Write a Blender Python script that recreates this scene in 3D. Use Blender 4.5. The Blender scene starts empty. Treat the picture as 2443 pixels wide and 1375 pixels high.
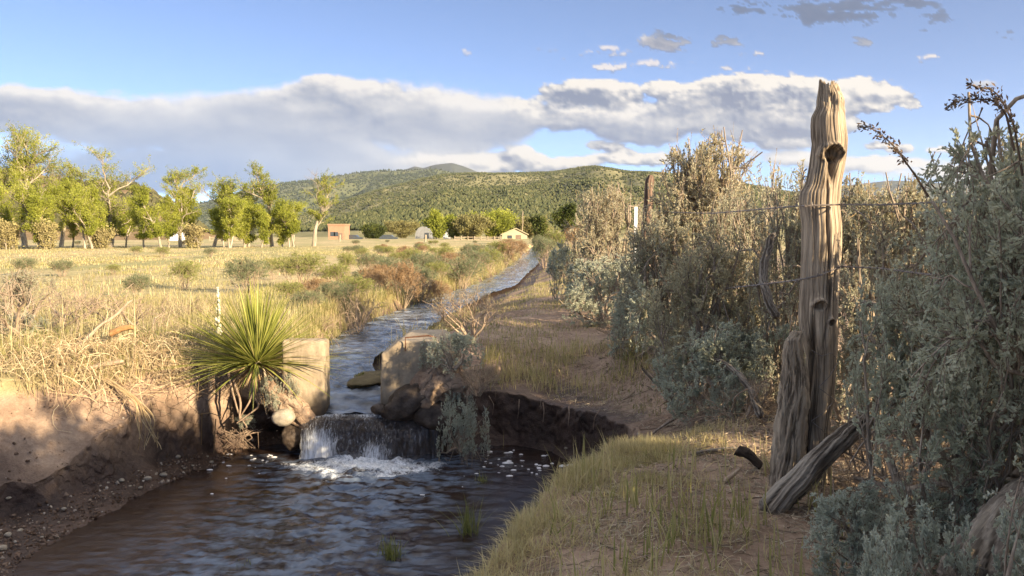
import bpy, bmesh, math, random
import numpy as np
from mathutils import Vector, Matrix

# ---------------------------------------------------------------- camera, sky, sun, exposure
SC = bpy.context.scene
COL = SC.collection
H = 1.10                                    # camera height above the path
FPX = 1917.0                                # focal length for a 2443 px wide frame
PITCH = math.atan((687.5 - 560.0) / FPX)    # tilt below the horizon
cam_d = bpy.data.cameras.new("camera")
cam_d.sensor_width = 36.0
cam_d.lens = 36.0 * FPX / 2443.0
cam_d.clip_start = 0.05
cam_d.clip_end = 60000.0
cam = bpy.data.objects.new("camera", cam_d)
COL.objects.link(cam)
cam.location = (0, 0, H)
cam.rotation_euler = (math.pi / 2 - PITCH, 0, 0)
SC.camera = cam

SUN_AZ, SUN_EL = math.radians(131.0), math.radians(17.0)     # azimuth clockwise from the view direction
TO_SUN = np.array([math.sin(SUN_AZ) * math.cos(SUN_EL), math.cos(SUN_AZ) * math.cos(SUN_EL), math.sin(SUN_EL)])
world = bpy.data.worlds.new("World")
SC.world = world
world.use_nodes = True
wt = world.node_tree
wt.nodes.clear()
wo = wt.nodes.new("ShaderNodeOutputWorld")
wb = wt.nodes.new("ShaderNodeBackground")
ws = wt.nodes.new("ShaderNodeTexSky")
ws.sky_type = 'NISHITA'
ws.sun_disc = False
ws.sun_elevation = SUN_EL
ws.sun_rotation = SUN_AZ
ws.altitude = 2200.0
ws.air_density = 0.5
ws.dust_density = 0.35
ws.ozone_density = 1.7
wb.inputs["Strength"].default_value = 0.08
wt.links.new(ws.outputs[0], wb.inputs["Color"])
wt.links.new(wb.outputs[0], wo.inputs["Surface"])

sun_d = bpy.data.lights.new("sun", 'SUN')
sun_d.energy = 4.8
sun_d.angle = math.radians(0.5)
sun_d.color = (1.0, 0.80, 0.53)
sun = bpy.data.objects.new("sun", sun_d)
COL.objects.link(sun)
sun.rotation_euler = Vector(TO_SUN).to_track_quat('Z', 'Y').to_euler()

SC.view_settings.view_transform = 'Standard'
SC.view_settings.look = 'None'
SC.view_settings.gamma = 1.0
SC.view_settings.use_curve_mapping = False
SC.view_settings.exposure = 1.65
EXPO = 2.0 ** SC.view_settings.exposure
SC.cycles.use_denoising = True
SC.cycles.max_bounces = 6
SC.cycles.diffuse_bounces = 3
SC.cycles.transparent_max_bounces = 12
SC.cycles.sample_clamp_indirect = 6.0

# ---------------------------------------------------------------- helpers: placing
SP, CP = math.sin(PITCH), math.cos(PITCH)
def ray(px, py):
    a = (px - 1221.5) / FPX; b = (687.5 - py) / FPX
    return np.array([a, CP + b * SP, -SP + b * CP])
def at(px, py, Y):
    d = ray(px, py); return np.array([0, 0, H]) + d * (Y / d[1])
def G(px, py, z):
    d = ray(px, py); return np.array([0, 0, H]) + d * ((z - H) / d[2])

# ---------------------------------------------------------------- helpers: noise
def _hash(ix, iy, iz, seed):
    h = (ix.astype(np.int64) * 374761393 + iy.astype(np.int64) * 668265263 + iz.astype(np.int64) * 2147483647 + seed * 1274126177) & 0xFFFFFFFF
    h = ((h ^ (h >> 13)) * 1274126177) & 0xFFFFFFFF
    h = (h ^ (h >> 16)) & 0xFFFFFFFF
    return h.astype(np.float64) / 4294967295.0
def vnoise(x, y, z=None, seed=0):
    x = np.asarray(x, float); y = np.asarray(y, float)
    x, y = np.broadcast_arrays(x, y)
    xi = np.floor(x); yi = np.floor(y); xf = x - xi; yf = y - yi
    u = xf * xf * xf * (xf * (xf * 6 - 15) + 10); v = yf * yf * yf * (yf * (yf * 6 - 15) + 10)
    def lay(zi):
        a = _hash(xi, yi, zi, seed); b = _hash(xi + 1, yi, zi, seed)
        c = _hash(xi, yi + 1, zi, seed); d = _hash(xi + 1, yi + 1, zi, seed)
        return (a * (1 - u) + b * u) * (1 - v) + (c * (1 - u) + d * u) * v
    if z is None:
        return lay(np.zeros_like(xi)) * 2 - 1
    z = np.broadcast_to(np.asarray(z, float), x.shape)
    zi = np.floor(z); zf = z - zi; w = zf * zf * (3 - 2 * zf)
    return (lay(zi) * (1 - w) + lay(zi + 1) * w) * 2 - 1
def fbm(x, y, z=None, octs=5, seed=0, gain=0.5, lac=2.03):
    s = 0.0; a = 1.0; n = 0.0; f = 1.0
    for o in range(octs):
        s = s + a * vnoise(np.asarray(x) * f + 17.3 * o, np.asarray(y) * f - 9.1 * o, None if z is None else np.asarray(z) * f + 5.7 * o, seed + o * 31)
        n += a; a *= gain; f *= lac
    return s / n
def sstep(a, b, x):
    t = np.clip((x - a) / (b - a), 0, 1); return t * t * (3 - 2 * t)

# ---------------------------------------------------------------- helpers: objects
def tag(o, label=None, cat=None, group=None, kind=None):
    if label: o['label'] = label
    if cat: o['category'] = cat
    if group: o['group'] = group
    if kind: o['kind'] = kind
    return o
def empty(name, loc, rz=0.0, label=None, cat=None, group=None):
    o = bpy.data.objects.new(name, None)
    COL.objects.link(o)
    o.location = [float(v) for v in loc]; o.rotation_euler = (0, 0, rz)
    o.empty_display_size = 0.1
    return tag(o, label, cat, group)
def mk_mesh(name, V, F, mat=None, attrs=None, smooth=False):
    """V (n,3); F = array or list of arrays of tris / quads"""
    if not isinstance(F, (list, tuple)): F = [F]
    F = [np.asarray(f, np.int32) for f in F if len(f)]
    me = bpy.data.meshes.new(name)
    V = np.ascontiguousarray(V, np.float32)
    me.vertices.add(len(V)); me.vertices.foreach_set("co", V.ravel())
    loops = np.concatenate([f.ravel() for f in F])
    tot = np.concatenate([np.full(len(f), f.shape[1], np.int32) for f in F])
    start = np.concatenate([[0], np.cumsum(tot)[:-1]]).astype(np.int32)
    me.loops.add(len(loops)); me.loops.foreach_set("vertex_index", loops)
    me.polygons.add(len(tot)); me.polygons.foreach_set("loop_start", start)
    try: me.polygons.foreach_set("loop_total", tot)
    except Exception: pass
    me.polygons.foreach_set("use_smooth", np.full(len(tot), bool(smooth)))
    for k, a in (attrs or {}).items():
        a = np.asarray(a, np.float32)
        if a.ndim == 1:
            at_ = me.attributes.new(k, 'FLOAT', 'POINT'); at_.data.foreach_set("value", np.ascontiguousarray(a))
        else:
            at_ = me.attributes.new(k, 'FLOAT_COLOR', 'POINT'); at_.data.foreach_set("color", np.ascontiguousarray(a).ravel())
    if mat: me.materials.append(mat)
    me.update(calc_edges=True)
    return me
def link(name, me, parent=None, loc=None):
    o = bpy.data.objects.new(name, me)
    COL.objects.link(o)
    if parent is not None: o.parent = parent
    if loc is not None: o.location = [float(v) for v in loc]
    return o
def obj(name, V, F, mat, parent=None, loc=None, attrs=None, smooth=False):
    return link(name, mk_mesh(name, V, F, mat, attrs, smooth), parent, loc)
def copy_thing(src, loc, rz, sc, label=None, group=None):
    r = src.copy(); COL.objects.link(r)
    r.location = [float(v) for v in loc]; r.rotation_euler = (0, 0, rz)
    r.scale = sc if hasattr(sc, '__len__') else (sc, sc, sc)
    if label: r['label'] = label
    if group: r['group'] = group
    for ch in list(src.children):
        c = ch.copy(); COL.objects.link(c); c.parent = r
    return r
def grid_faces(n, m, wrap=False):
    """n rows of m verts"""
    i = np.arange(n - 1)[:, None]; j = np.arange(m if wrap else m - 1)[None, :]
    j2 = (j + 1) % m
    return np.stack([i * m + j, i * m + j2, (i + 1) * m + j2, (i + 1) * m + j], -1).reshape(-1, 4)
class MB:
    """collects pieces of ONE mesh"""
    def __init__(s): s.V = []; s.Q = []; s.T = []; s.n = 0; s.A = []
    def add(s, V, F, rnd=None):
        V = np.asarray(V, float).reshape(-1, 3)
        if isinstance(F, list) and np.ndim(F[0]) == 1: F = np.array(F)
        for f in (F if isinstance(F, (list, tuple)) else [F]):
            f = np.asarray(f)
            if len(f) == 0: continue
            (s.Q if f.shape[1] == 4 else s.T).append(f + s.n)
        s.V.append(V); s.n += len(V)
        s.A.append(np.zeros(len(V)) if rnd is None else np.broadcast_to(np.asarray(rnd, float), (len(V),)))
        return s
    def box(s, x0, x1, y0, y1, z0, z1):
        V = [(x, y, z) for z in (z0, z1) for y in (y0, y1) for x in (x0, x1)]
        return s.add(V, [[0, 2, 3, 1], [4, 5, 7, 6], [0, 1, 5, 4], [2, 6, 7, 3], [0, 4, 6, 2], [1, 3, 7, 5]])
    def prism(s, pts, y0, y1):
        """polygon in XZ extruded along Y"""
        n = len(pts)
        V = [(p[0], y0, p[1]) for p in pts] + [(p[0], y1, p[1]) for p in pts]
        s.add(V, [[i, (i + 1) % n, n + (i + 1) % n, n + i] for i in range(n)])
        c0 = np.array(V[:n]).mean(0); c1 = np.array(V[n:]).mean(0)
        s.add(list(V) + [c0, c1], [[(i + 1) % n, i, 2 * n] for i in range(n)] + [[n + i, n + (i + 1) % n, 2 * n + 1] for i in range(n)])
        return s
    def build(s, name, mat, parent=None, loc=None, smooth=False):
        F = []
        if s.Q: F.append(np.concatenate(s.Q))
        if s.T: F.append(np.concatenate(s.T))
        return obj(name, np.concatenate(s.V), F, mat, parent, loc, {'rnd': np.concatenate(s.A)}, smooth)

def unit(v):
    return v / np.maximum(np.linalg.norm(v, axis=-1, keepdims=True), 1e-9)
def tubes(P, R, sides=5, rng=None):
    """many tubes: P (N,K,3), R (N,K)"""
    N, K, _ = P.shape
    T = np.gradient(P, axis=1); T = unit(T)
    ref = unit((rng or np.random.default_rng(1)).normal(size=(N, 1, 3)))
    A = unit(ref - (ref * T).sum(-1, keepdims=True) * T); B = np.cross(T, A)
    a = np.arange(sides) * 2 * math.pi / sides
    V = P[:, :, None, :] + R[:, :, None, None] * (np.cos(a)[None, None, :, None] * A[:, :, None, :] + np.sin(a)[None, None, :, None] * B[:, :, None, :])
    f = grid_faces(K, sides, True)
    F = (f[None] + (np.arange(N) * K * sides)[:, None, None]).reshape(-1, 4)
    return V.reshape(-1, 3), F, N * K * sides
def leaves(base, d, L, W, rng, fold=0.25):
    """rhombic leaves, two triangles each"""
    N = len(base); d = unit(d)
    r = unit(rng.normal(size=(N, 3)))
    s = unit(np.cross(d, r)); n = np.cross(s, d)
    L = np.asarray(L)[:, None] * np.ones((N, 1)); W = np.asarray(W)[:, None] * np.ones((N, 1))
    V = np.stack([base, base + d * L * .55 + s * W * .5 + n * W * fold, base + d * L, base + d * L * .55 - s * W * .5 + n * W * fold], 1)
    i = np.arange(N)[:, None] * 4
    F = np.concatenate([i + np.array([0, 1, 2]), i + np.array([0, 2, 3])])
    return V.reshape(-1, 3), F
def blades(base, az, lean, L, W, rng, curl=1.0):
    """grass blades: quad + quad + tip"""
    N = len(base)
    hx = np.cos(az); hy = np.sin(az)
    px = -hy; py = hx
    rows = []
    for t, w in ((0, 1.0), (.38, .85), (.72, .55)):
        off = L * (np.sin(lean) * t * .5 + np.sin(lean) * curl * t * t * .6); up = L * (t * np.cos(lean * .6) - curl * .25 * np.sin(lean) * t * t)
        c = base + np.stack([hx * off, hy * off, up], -1)
        q = np.stack([px * W * w * .5, py * W * w * .5, 0 * W], -1)
        rows += [c - q, c + q]
    off = L * (np.sin(lean) * .5 + np.sin(lean) * curl * .6); up = L * (np.cos(lean * .6) - curl * .25 * np.sin(lean))
    rows.append(base + np.stack([hx * off, hy * off, up], -1))
    V = np.stack(rows, 1)
    i = np.arange(N)[:, None] * 7
    Q = np.concatenate([i + np.array([0, 1, 3, 2]), i + np.array([2, 3, 5, 4])]); T = i + np.array([4, 5, 6])
    return V.reshape(-1, 3), [Q, T], 7

# ---------------------------------------------------------------- materials
def new_mat(name):
    m = bpy.data.materials.new(name); m.use_nodes = True
    nt = m.node_tree; nt.nodes.clear()
    out = nt.nodes.new("ShaderNodeOutputMaterial")
    return m, nt, out
class NT:
    def __init__(s, nt): s.nt = nt
    def n(s, t, **kw):
        x = s.nt.nodes.new(t)
        for k, v in kw.items():
            if k.startswith('i_'): x.inputs[k[2:].replace('_', ' ')].default_value = v
            else: setattr(x, k, v)
        return x
    def l(s, a, b): s.nt.links.new(a, b)
    def noise(s, scale, detail=4, rough=0.55, vec=None, dist=0.0):
        x = s.n("ShaderNodeTexNoise"); x.inputs["Scale"].default_value = scale; x.inputs["Detail"].default_value = detail
        x.inputs["Roughness"].default_value = rough; x.inputs["Distortion"].default_value = dist
        if vec is not None: s.l(vec, x.inputs["Vector"])
        return x.outputs["Fac"]
    def ramp(s, fac, stops):
        x = s.n("ShaderNodeValToRGB"); cr = x.color_ramp
        while len(cr.elements) > 1: cr.elements.remove(cr.elements[-1])
        cr.elements[0].position = stops[0][0]; cr.elements[0].color = (*stops[0][1], 1)
        for p, c in stops[1:]:
            e = cr.elements.new(p); e.color = (*c, 1)
        s.l(fac, x.inputs[0]); return x.outputs["Color"]
    def mix(s, fac, a, b, mode='MIX'):
        x = s.n("ShaderNodeMix", data_type='RGBA', blend_type=mode)
        for sock, v in ((x.inputs[0], fac), (x.inputs[6], a), (x.inputs[7], b)):
            if isinstance(v, (int, float)): sock.default_value = v
            elif isinstance(v, tuple): sock.default_value = (*v, 1) if len(v) == 3 else v
            else: s.l(v, sock)
        return x.outputs[2]
    def math(s, op, a, b=None, c=None):
        x = s.n("ShaderNodeMath", operation=op)
        for i, v in enumerate((a, b, c)):
            if v is None: continue
            if isinstance(v, (int, float)): x.inputs[i].default_value = v
            else: s.l(v, x.inputs[i])
        return x.outputs[0]
    def attr(s, name):
        return s.n("ShaderNodeAttribute", attribute_name=name)
    def vec(s, scale=(1, 1, 1), kind="Object"):
        tc = s.n("ShaderNodeTexCoord"); mp = s.n("ShaderNodeMapping"); mp.inputs["Scale"].default_value = scale
        s.l(tc.outputs[kind], mp.inputs["Vector"]); return mp.outputs[0]
    def bump(s, h, strength, dist):
        b = s.n("ShaderNodeBump"); b.inputs["Strength"].default_value = strength; b.inputs["Distance"].default_value = dist
        s.l(h, b.inputs["Height"]); return b.outputs[0]
    def principled(s, out, color, rough=0.9, normal=None, spec=0.3):
        p = s.n("ShaderNodeBsdfPrincipled")
        for k, v in (("Base Color", color), ("Roughness", rough)):
            if isinstance(v, tuple): p.inputs[k].default_value = (*v, 1)
            elif isinstance(v, (int, float)): p.inputs[k].default_value = v
            else: s.l(v, p.inputs[k])
        p.inputs["Specular IOR Level"].default_value = spec
        if normal is not None: s.l(normal, p.inputs["Normal"])
        s.l(p.outputs[0], out.inputs["Surface"]); return p

def leaf_mat(name, stops, trans=0.3, scale=0.0, vary=None):
    m, nt, out = new_mat(name); N = NT(nt)
    r = N.attr('rnd').outputs["Fac"]
    col = N.ramp(r, stops)
    if vary:                                                       # plants of one kind differ a little from one another
        ra = N.n("ShaderNodeObjectInfo").outputs["Random"]
        col = N.mix(N.math('MULTIPLY', ra, .75), col, N.mix(1.0, col, vary, 'MULTIPLY'))
    if scale:
        nz = N.noise(scale, 3, .6, N.vec())
        col = N.mix(0.6, col, N.mix(nz, (0.3, 0.3, 0.3), (1.5, 1.5, 1.5)), 'MULTIPLY')
    d = N.n("ShaderNodeBsdfDiffuse"); t = N.n("ShaderNodeBsdfTranslucent"); mx = N.n("ShaderNodeMixShader"); mx.inputs[0].default_value = trans
    N.l(col, d.inputs[0]); N.l(col, t.inputs[0]); N.l(d.outputs[0], mx.inputs[1]); N.l(t.outputs[0], mx.inputs[2]); N.l(mx.outputs[0], out.inputs[0])
    return m
def wood_mat(name, dark, mid, light, scale=10.0, stretch=0.12, bump=0.004, rough=0.85):
    m, nt, out = new_mat(name); N = NT(nt)
    v = N.vec((1, 1, stretch)); v2 = N.vec((1, 1, .35))
    a = N.noise(scale * 3, 6, .65, v, .4); b = N.noise(scale * .5, 4, .6, v2)
    f = N.math('ADD', N.math('MULTIPLY', a, .7), N.math('MULTIPLY', b, .4))
    col = N.ramp(f, [(.36, dark), (.5, mid), (.68, light)])
    N.principled(out, col, rough, N.bump(a, .9, bump), .2)
    return m
def rough_mat(name, stops, scale, bump=0.01, rough=.9, detail=6, spec=.25):
    m, nt, out = new_mat(name); N = NT(nt)
    v = N.vec()
    a = N.noise(scale, detail, .62, v)
    b = N.noise(scale * 7, 4, .6, v)
    f = N.math('ADD', N.math('MULTIPLY', a, .7), N.math('MULTIPLY', b, .3))
    N.principled(out, N.ramp(f, stops), rough, N.bump(f, .8, bump), spec)
    return m
# ================================================================ GROUND
ZP = -0.85                                  # pool level
C0 = np.array([-1.5, 4.6])                  # middle of the pool
def pol(pts):
    p = np.array([q[:2] for q in pts], float) - C0
    th = np.arctan2(p[:, 1], p[:, 0]) % (2 * math.pi); r = np.hypot(p[:, 0], p[:, 1])
    o = np.argsort(th); return th[o], r[o], o
def per(th, a, b): return np.interp(th, a, b, period=2 * math.pi)
WATER = [G(30, 1370, ZP), G(150, 1285, ZP), G(280, 1215, ZP), G(410, 1150, ZP), G(540, 1105, ZP), (-2.42, 7.2), (-2.12, 7.4), (-1.86, 7.2), (-1.75, 7.05), (-0.65, 7.05),
         (-0.3, 7.3), (0.03, 7.35), (0.35, 7.1), (0.6, 6.5), (0.7, 5.8), (0.55, 5.2), (0.28, 4.6), (-0.02, 4.0), (-0.2, 3.3), (-.4, 2.6), (-.7, 1.9), (-1.3, 1.3),
         (-2.2, 1.2), (-3.0, 1.8), (-3.2, 3.0), (-3.05, 3.9)]
FOOT = [at(0, 1240, 5.34), at(139, 1200, 5.55), at(243, 1160, 5.9), at(348, 1118, 6.3), at(470, 1078, 6.85), at(540, 1080, 7.1), (-2.5, 7.35, -.8), (-2.12, 7.55, -.8), (-1.82, 7.3, -.8), (-1.75, 7.1, -.8), (-0.65, 7.1, -.8),
        (-0.3, 7.36, -.8), (0.05, 7.38, -.8), (0.38, 7.13, -.8), (0.72, 6.55, -.8), (0.82, 5.8, -.78), (0.65, 5.15, -.78), (0.34, 4.55, -.8), (0.03, 3.95, -.8), (-0.15, 3.27, -.8), (-.34, 2.55, -.8), (-.65, 1.85, -.8), (-1.3, 1.2, -.8),
        (-2.25, 1.1, -.8), (-3.4, 1.7, -.8), (-3.75, 3.0, -.8), (-3.65, 4.2, -.78)]
LIP = [  # x, y, z, how far out it blends to the open ground, undercut
       (*at(0, 1157, 5.42), 1.0, .03), (*at(87, 1140, 5.55), .95, .03), (*at(167, 1105, 5.75), .85, .04), (*at(236, 1050, 6.0), .75, .04), (*at(303, 1000, 6.32), .55, .04), (*at(400, 925, 6.8), .35, .02), (*at(480, 893, 7.1), .35, .02),
       (*at(545, 900, 7.2), .35, .05), (*at(580, 960, 7.15), .4, .3), (*at(640, 985, 7.15), .4, .4), (*at(700, 1010, 7.12), .35, .3), (-1.78, 7.1, -.55, .2, .1), (-1.7, 7.12, -.55, .2, 0), (-0.7, 7.12, -.5, .35, 0), (-.45, 7.35, -.40, .6, .05),
       (*at(1150, 930, 7.62), 1.3, .03), (*at(1280, 955, 7.35), 1.3, .02), (*at(1400, 985, 6.75), 1.3, .0), (*at(1490, 1010, 6.1), 1.2, .02), (*at(1545, 1040, 5.4), 1.0, 0), (.85, 5.0, -.22, .8, 0), (.52, 4.4, -.1, .6, 0), (.2, 3.82, -.07, .5, 0), (0.02, 3.2, -.06, .5, 0),
       (-.18, 2.5, -.06, .5, 0), (-.5, 1.7, -.06, .5, 0), (-1.3, .95, -.06, .5, 0), (-2.4, .8, -.06, .5, 0), (-3.8, 1.5, -.3, .8, 0), (-4.15, 3.0, -.5, 1.0, 0), (-3.95, 4.3, -.58, 1.0, .02)]
_tw, _rw, _ = pol(WATER); _tf, _rf, _of = pol(FOOT); _zf = np.array([p[2] for p in FOOT])[_of]
_tl, _rl, _ol = pol(LIP); _LA = np.array([p[2:] for p in LIP])[_ol]
# the ditch: (py, left px, right px, water z)
DITCH = [(982, 772, 915, -.42), (950, 772, 912, -.40), (930, 772, 912, -.37), (900, 772, 895, -.34), (870, 772, 880, -.32), (850, 774, 892, -.31), (820, 790, 935, -.30), (790, 832, 996, -.27), (760, 905, 1046, -.25), (730, 985, 1104, -.24),
         (700, 1068, 1164, -.23), (680, 1130, 1226, -.22), (655, 1186, 1252, -.22), (630, 1222, 1280, -.22), (610, 1247, 1288, -.22), (598, 1262, 1296, -.22), (588, 1272, 1302, -.22)]
_dl = np.array([G(a, y, z) for y, a, b, z in DITCH]); _dr = np.array([G(b, y, z) for y, a, b, z in DITCH])
DY = _dl[:, 1]; DL = _dl[:, 0]; DR = _dr[:, 0]; DZ = _dl[:, 2]
def ditch(y):
    return np.interp(y, DY, DL), np.interp(y, DY, DR), np.interp(y, DY, DZ)
def land(x, y):
    """open ground outside the pool"""
    x = np.asarray(x, float); y = np.asarray(y, float)
    r = np.hypot(x, y)
    z = 0.03 * fbm(x * .6, y * .6, octs=4, seed=3) + 0.012 * fbm(x * 4, y * 4, octs=3, seed=9) * (r < 30)
    z = z - 0.30 * np.exp(-((x - 0.2) / 1.05) ** 2 - ((y - 7.3) / 2.1) ** 2)
    z = z + 0.12 * sstep(1.4, 2.4, x) * sstep(30, 10, y)
    z = z + 0.10 * np.exp(-((x + 2.35) / .55) ** 2 - ((y - 7.45) / .4) ** 2)
    far = sstep(120, 700, r); z = z * (1 - far) - 0.6 * far
    l, rr, zw = ditch(y)
    on = sstep(6.9, 7.15, y) * sstep(100, 85, y)
    wob = 0.10 * fbm(x * 0 + 3.3, y * 1.6, octs=3, seed=21)
    dl = l - x + wob; dr = x - rr + wob * .8              # positive outside
    d = np.maximum(dl, dr)
    bank = np.where(dl > dr, 0.32, 0.5 + 1.2 * sstep(8.5, 11, y)) * (1 + .3 * fbm(x * 2, y * 2, octs=2, seed=5))
    k = sstep(-0.06, 1.0, d / bank)
    k = np.where(dl > dr, k ** .7, k)
    bed = zw - 0.11
    cut = bed + (z - bed) * k + 0.05 * (dl > dr) * np.exp(-((d / bank - 1.3) / .5) ** 2)
    return z * (1 - on) + cut * on
def rim(th):
    rw = per(th, _tw, _rw); rf = np.maximum(per(th, _tf, _rf), rw + .02); zf = per(th, _tf, _zf)
    rl = per(th, _tl, _rl); zl = per(th, _tl, _LA[:, 0]); L = per(th, _tl, _LA[:, 1]); u = per(th, _tl, _LA[:, 2])
    w = 0.05 * fbm(np.cos(th) * 6, np.sin(th) * 6, octs=4, seed=11)
    rl = np.maximum(rl + w, rf + .01); zl = zl + 0.03 * fbm(np.cos(th) * 9, np.sin(th) * 9, octs=3, seed=14)
    return rw + w * .6, rf + w, zf, rl, zl, L, u
def ground_z(x, y):
    x = np.asarray(x, float); y = np.asarray(y, float)
    dx = x - C0[0]; dy = y - C0[1]; th = np.arctan2(dy, dx) % (2 * math.pi); r = np.hypot(dx, dy)
    rw, rf, zf, rl, zl, L, u = rim(th)
    s = r - rl; k = sstep(0, 1, np.clip(s / L, 0, 1))
    out = zl + (land(x, y) - zl) * k
    ins = np.where(r < rw, ZP - .08, np.where(r < rf, ZP + (zf - ZP) * (r - rw) / np.maximum(rf - rw, 1e-3), zf + (zl - zf) * np.clip((r - rf) / np.maximum(rl - rf, 1e-3), 0, 1)))
    return np.where(s > 0, out, ins)
def outside_pool(x, y, m=0.0):
    dx = x - C0[0]; dy = y - C0[1]; th = np.arctan2(dy, dx) % (2 * math.pi)
    return np.hypot(dx, dy) - rim(th)[3] > m
def in_ditch(x, y, m=0.05):
    l, r, z = ditch(y); return (x > l - m) & (x < r + m) & (y > 6.9)

def build_ground():
    # rays: fine towards what the view covers
    segs = [(math.radians(a), math.radians(b), n) for a, b, n in
            ((-60, 40, 230), (40, 78, 200), (78, 96, 220), (96, 150, 260), (150, 215, 230), (215, 300, 60))]
    th = np.concatenate([np.linspace(a, b, n, endpoint=False) for a, b, n in segs])
    n = len(th)
    rw, rf, zf, rl, zl, L, u = rim(th % (2 * math.pi))
    cols = []
    for t in np.linspace(0.02, 1, 14): cols.append((rw * t, np.full(n, ZP - .16 + .16 * t ** 6)))
    for t in np.linspace(0, 1, 9)[1:]: cols.append((rw + (rf - rw) * t, ZP + (zf - ZP) * t ** 1.3))
    NW = 34
    for t in np.linspace(0, 1, NW)[1:]:
        cols.append((rf + (rl - rf) * t ** .8 + u * np.sin(math.pi * min(1, t * 1.02)) ** .7 * (1 - .3 * t), zf + (zl - zf) * t))
    s = np.concatenate([np.linspace(0.012, 1.2, 55), 1.2 + np.geomspace(.02, 6, 110), 7.2 + np.geomspace(.06, 110, 130), 117 + np.geomspace(5, 9000, 26)])
    R = np.array([c[0] for c in cols]); Z = np.array([c[1] for c in cols])
    X = C0[0] + R * np.cos(th); Y = C0[1] + R * np.sin(th)
    Ro = rl[None] + s[:, None]
    Xo = C0[0] + Ro * np.cos(th); Yo = C0[1] + Ro * np.sin(th)
    k = sstep(0, 1, np.clip(s[:, None] / L[None], 0, 1))
    Zo = zl[None] + (land(Xo, Yo) - zl[None]) * k
    X = np.vstack([X, Xo]); Y = np.vstack([Y, Yo]); Z = np.vstack([Z, Zo])
    # lumps on the cut bank and the mud
    near = np.hypot(X, Y) < 14
    amp = np.where(near, .012, 0) * np.ones_like(X)
    wall = np.zeros_like(X); wall[14:14 + 8 + NW] = 1
    amp = amp + wall * .02
    crumb = fbm(X * 17, Y * 17, Z * 17, 4, 65) * np.where(near, .016, 0) * (.4 + wall)
    nx = fbm(X * 5, Y * 5, Z * 5, 4, 40); ny = fbm(X * 5, Y * 5, Z * 5, 4, 50); nz = fbm(X * 9, Y * 9, Z * 9, 4, 60)
    X = X + nx * amp * 1.4 + crumb * np.cos(th); Y = Y + ny * amp * 1.4 + crumb * np.sin(th); Z = Z + nz * amp * np.where(Z > ZP + .01, 1, .3) + crumb * .6 * (Z > ZP)
    V = np.stack([X, Y, Z], -1).reshape(-1, 3)
    F = grid_faces(len(X), n, True)
    # masks
    r = np.hypot(X, Y)
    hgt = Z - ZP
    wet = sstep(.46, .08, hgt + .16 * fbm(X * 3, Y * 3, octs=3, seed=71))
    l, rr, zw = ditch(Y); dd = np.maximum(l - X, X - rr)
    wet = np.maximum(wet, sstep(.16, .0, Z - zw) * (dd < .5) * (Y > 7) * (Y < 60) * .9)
    wet = np.maximum(wet, sstep(-.75, -.55, X) * sstep(5.2, 5.9, Y) * sstep(8.5, 7.9, Y) * sstep(-.30, -.42, Z + .06 * fbm(X * 5, Y * 5, octs=3, seed=72)))  # deep shade of the right bank wall, painted in through this mask
    left = (X < l)
    straw = np.where(left, sstep(6.6, 7.6, Y), 0) * sstep(-.12, -.02, Z)
    straw = np.maximum(straw, sstep(-3.0, -3.8, X) * sstep(-.14, -.05, Z) * sstep(9, 6, Y) * .8)
    straw = np.maximum(straw, sstep(30, 60, r))
    green = np.clip(.5 + 1.3 * fbm(X * .35, Y * .35 * np.where(r > 15, .3, 1), octs=4, seed=77), 0, 1)
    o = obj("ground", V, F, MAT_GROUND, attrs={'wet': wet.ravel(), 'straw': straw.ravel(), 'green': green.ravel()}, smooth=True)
    tag(o, kind='structure')
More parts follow.
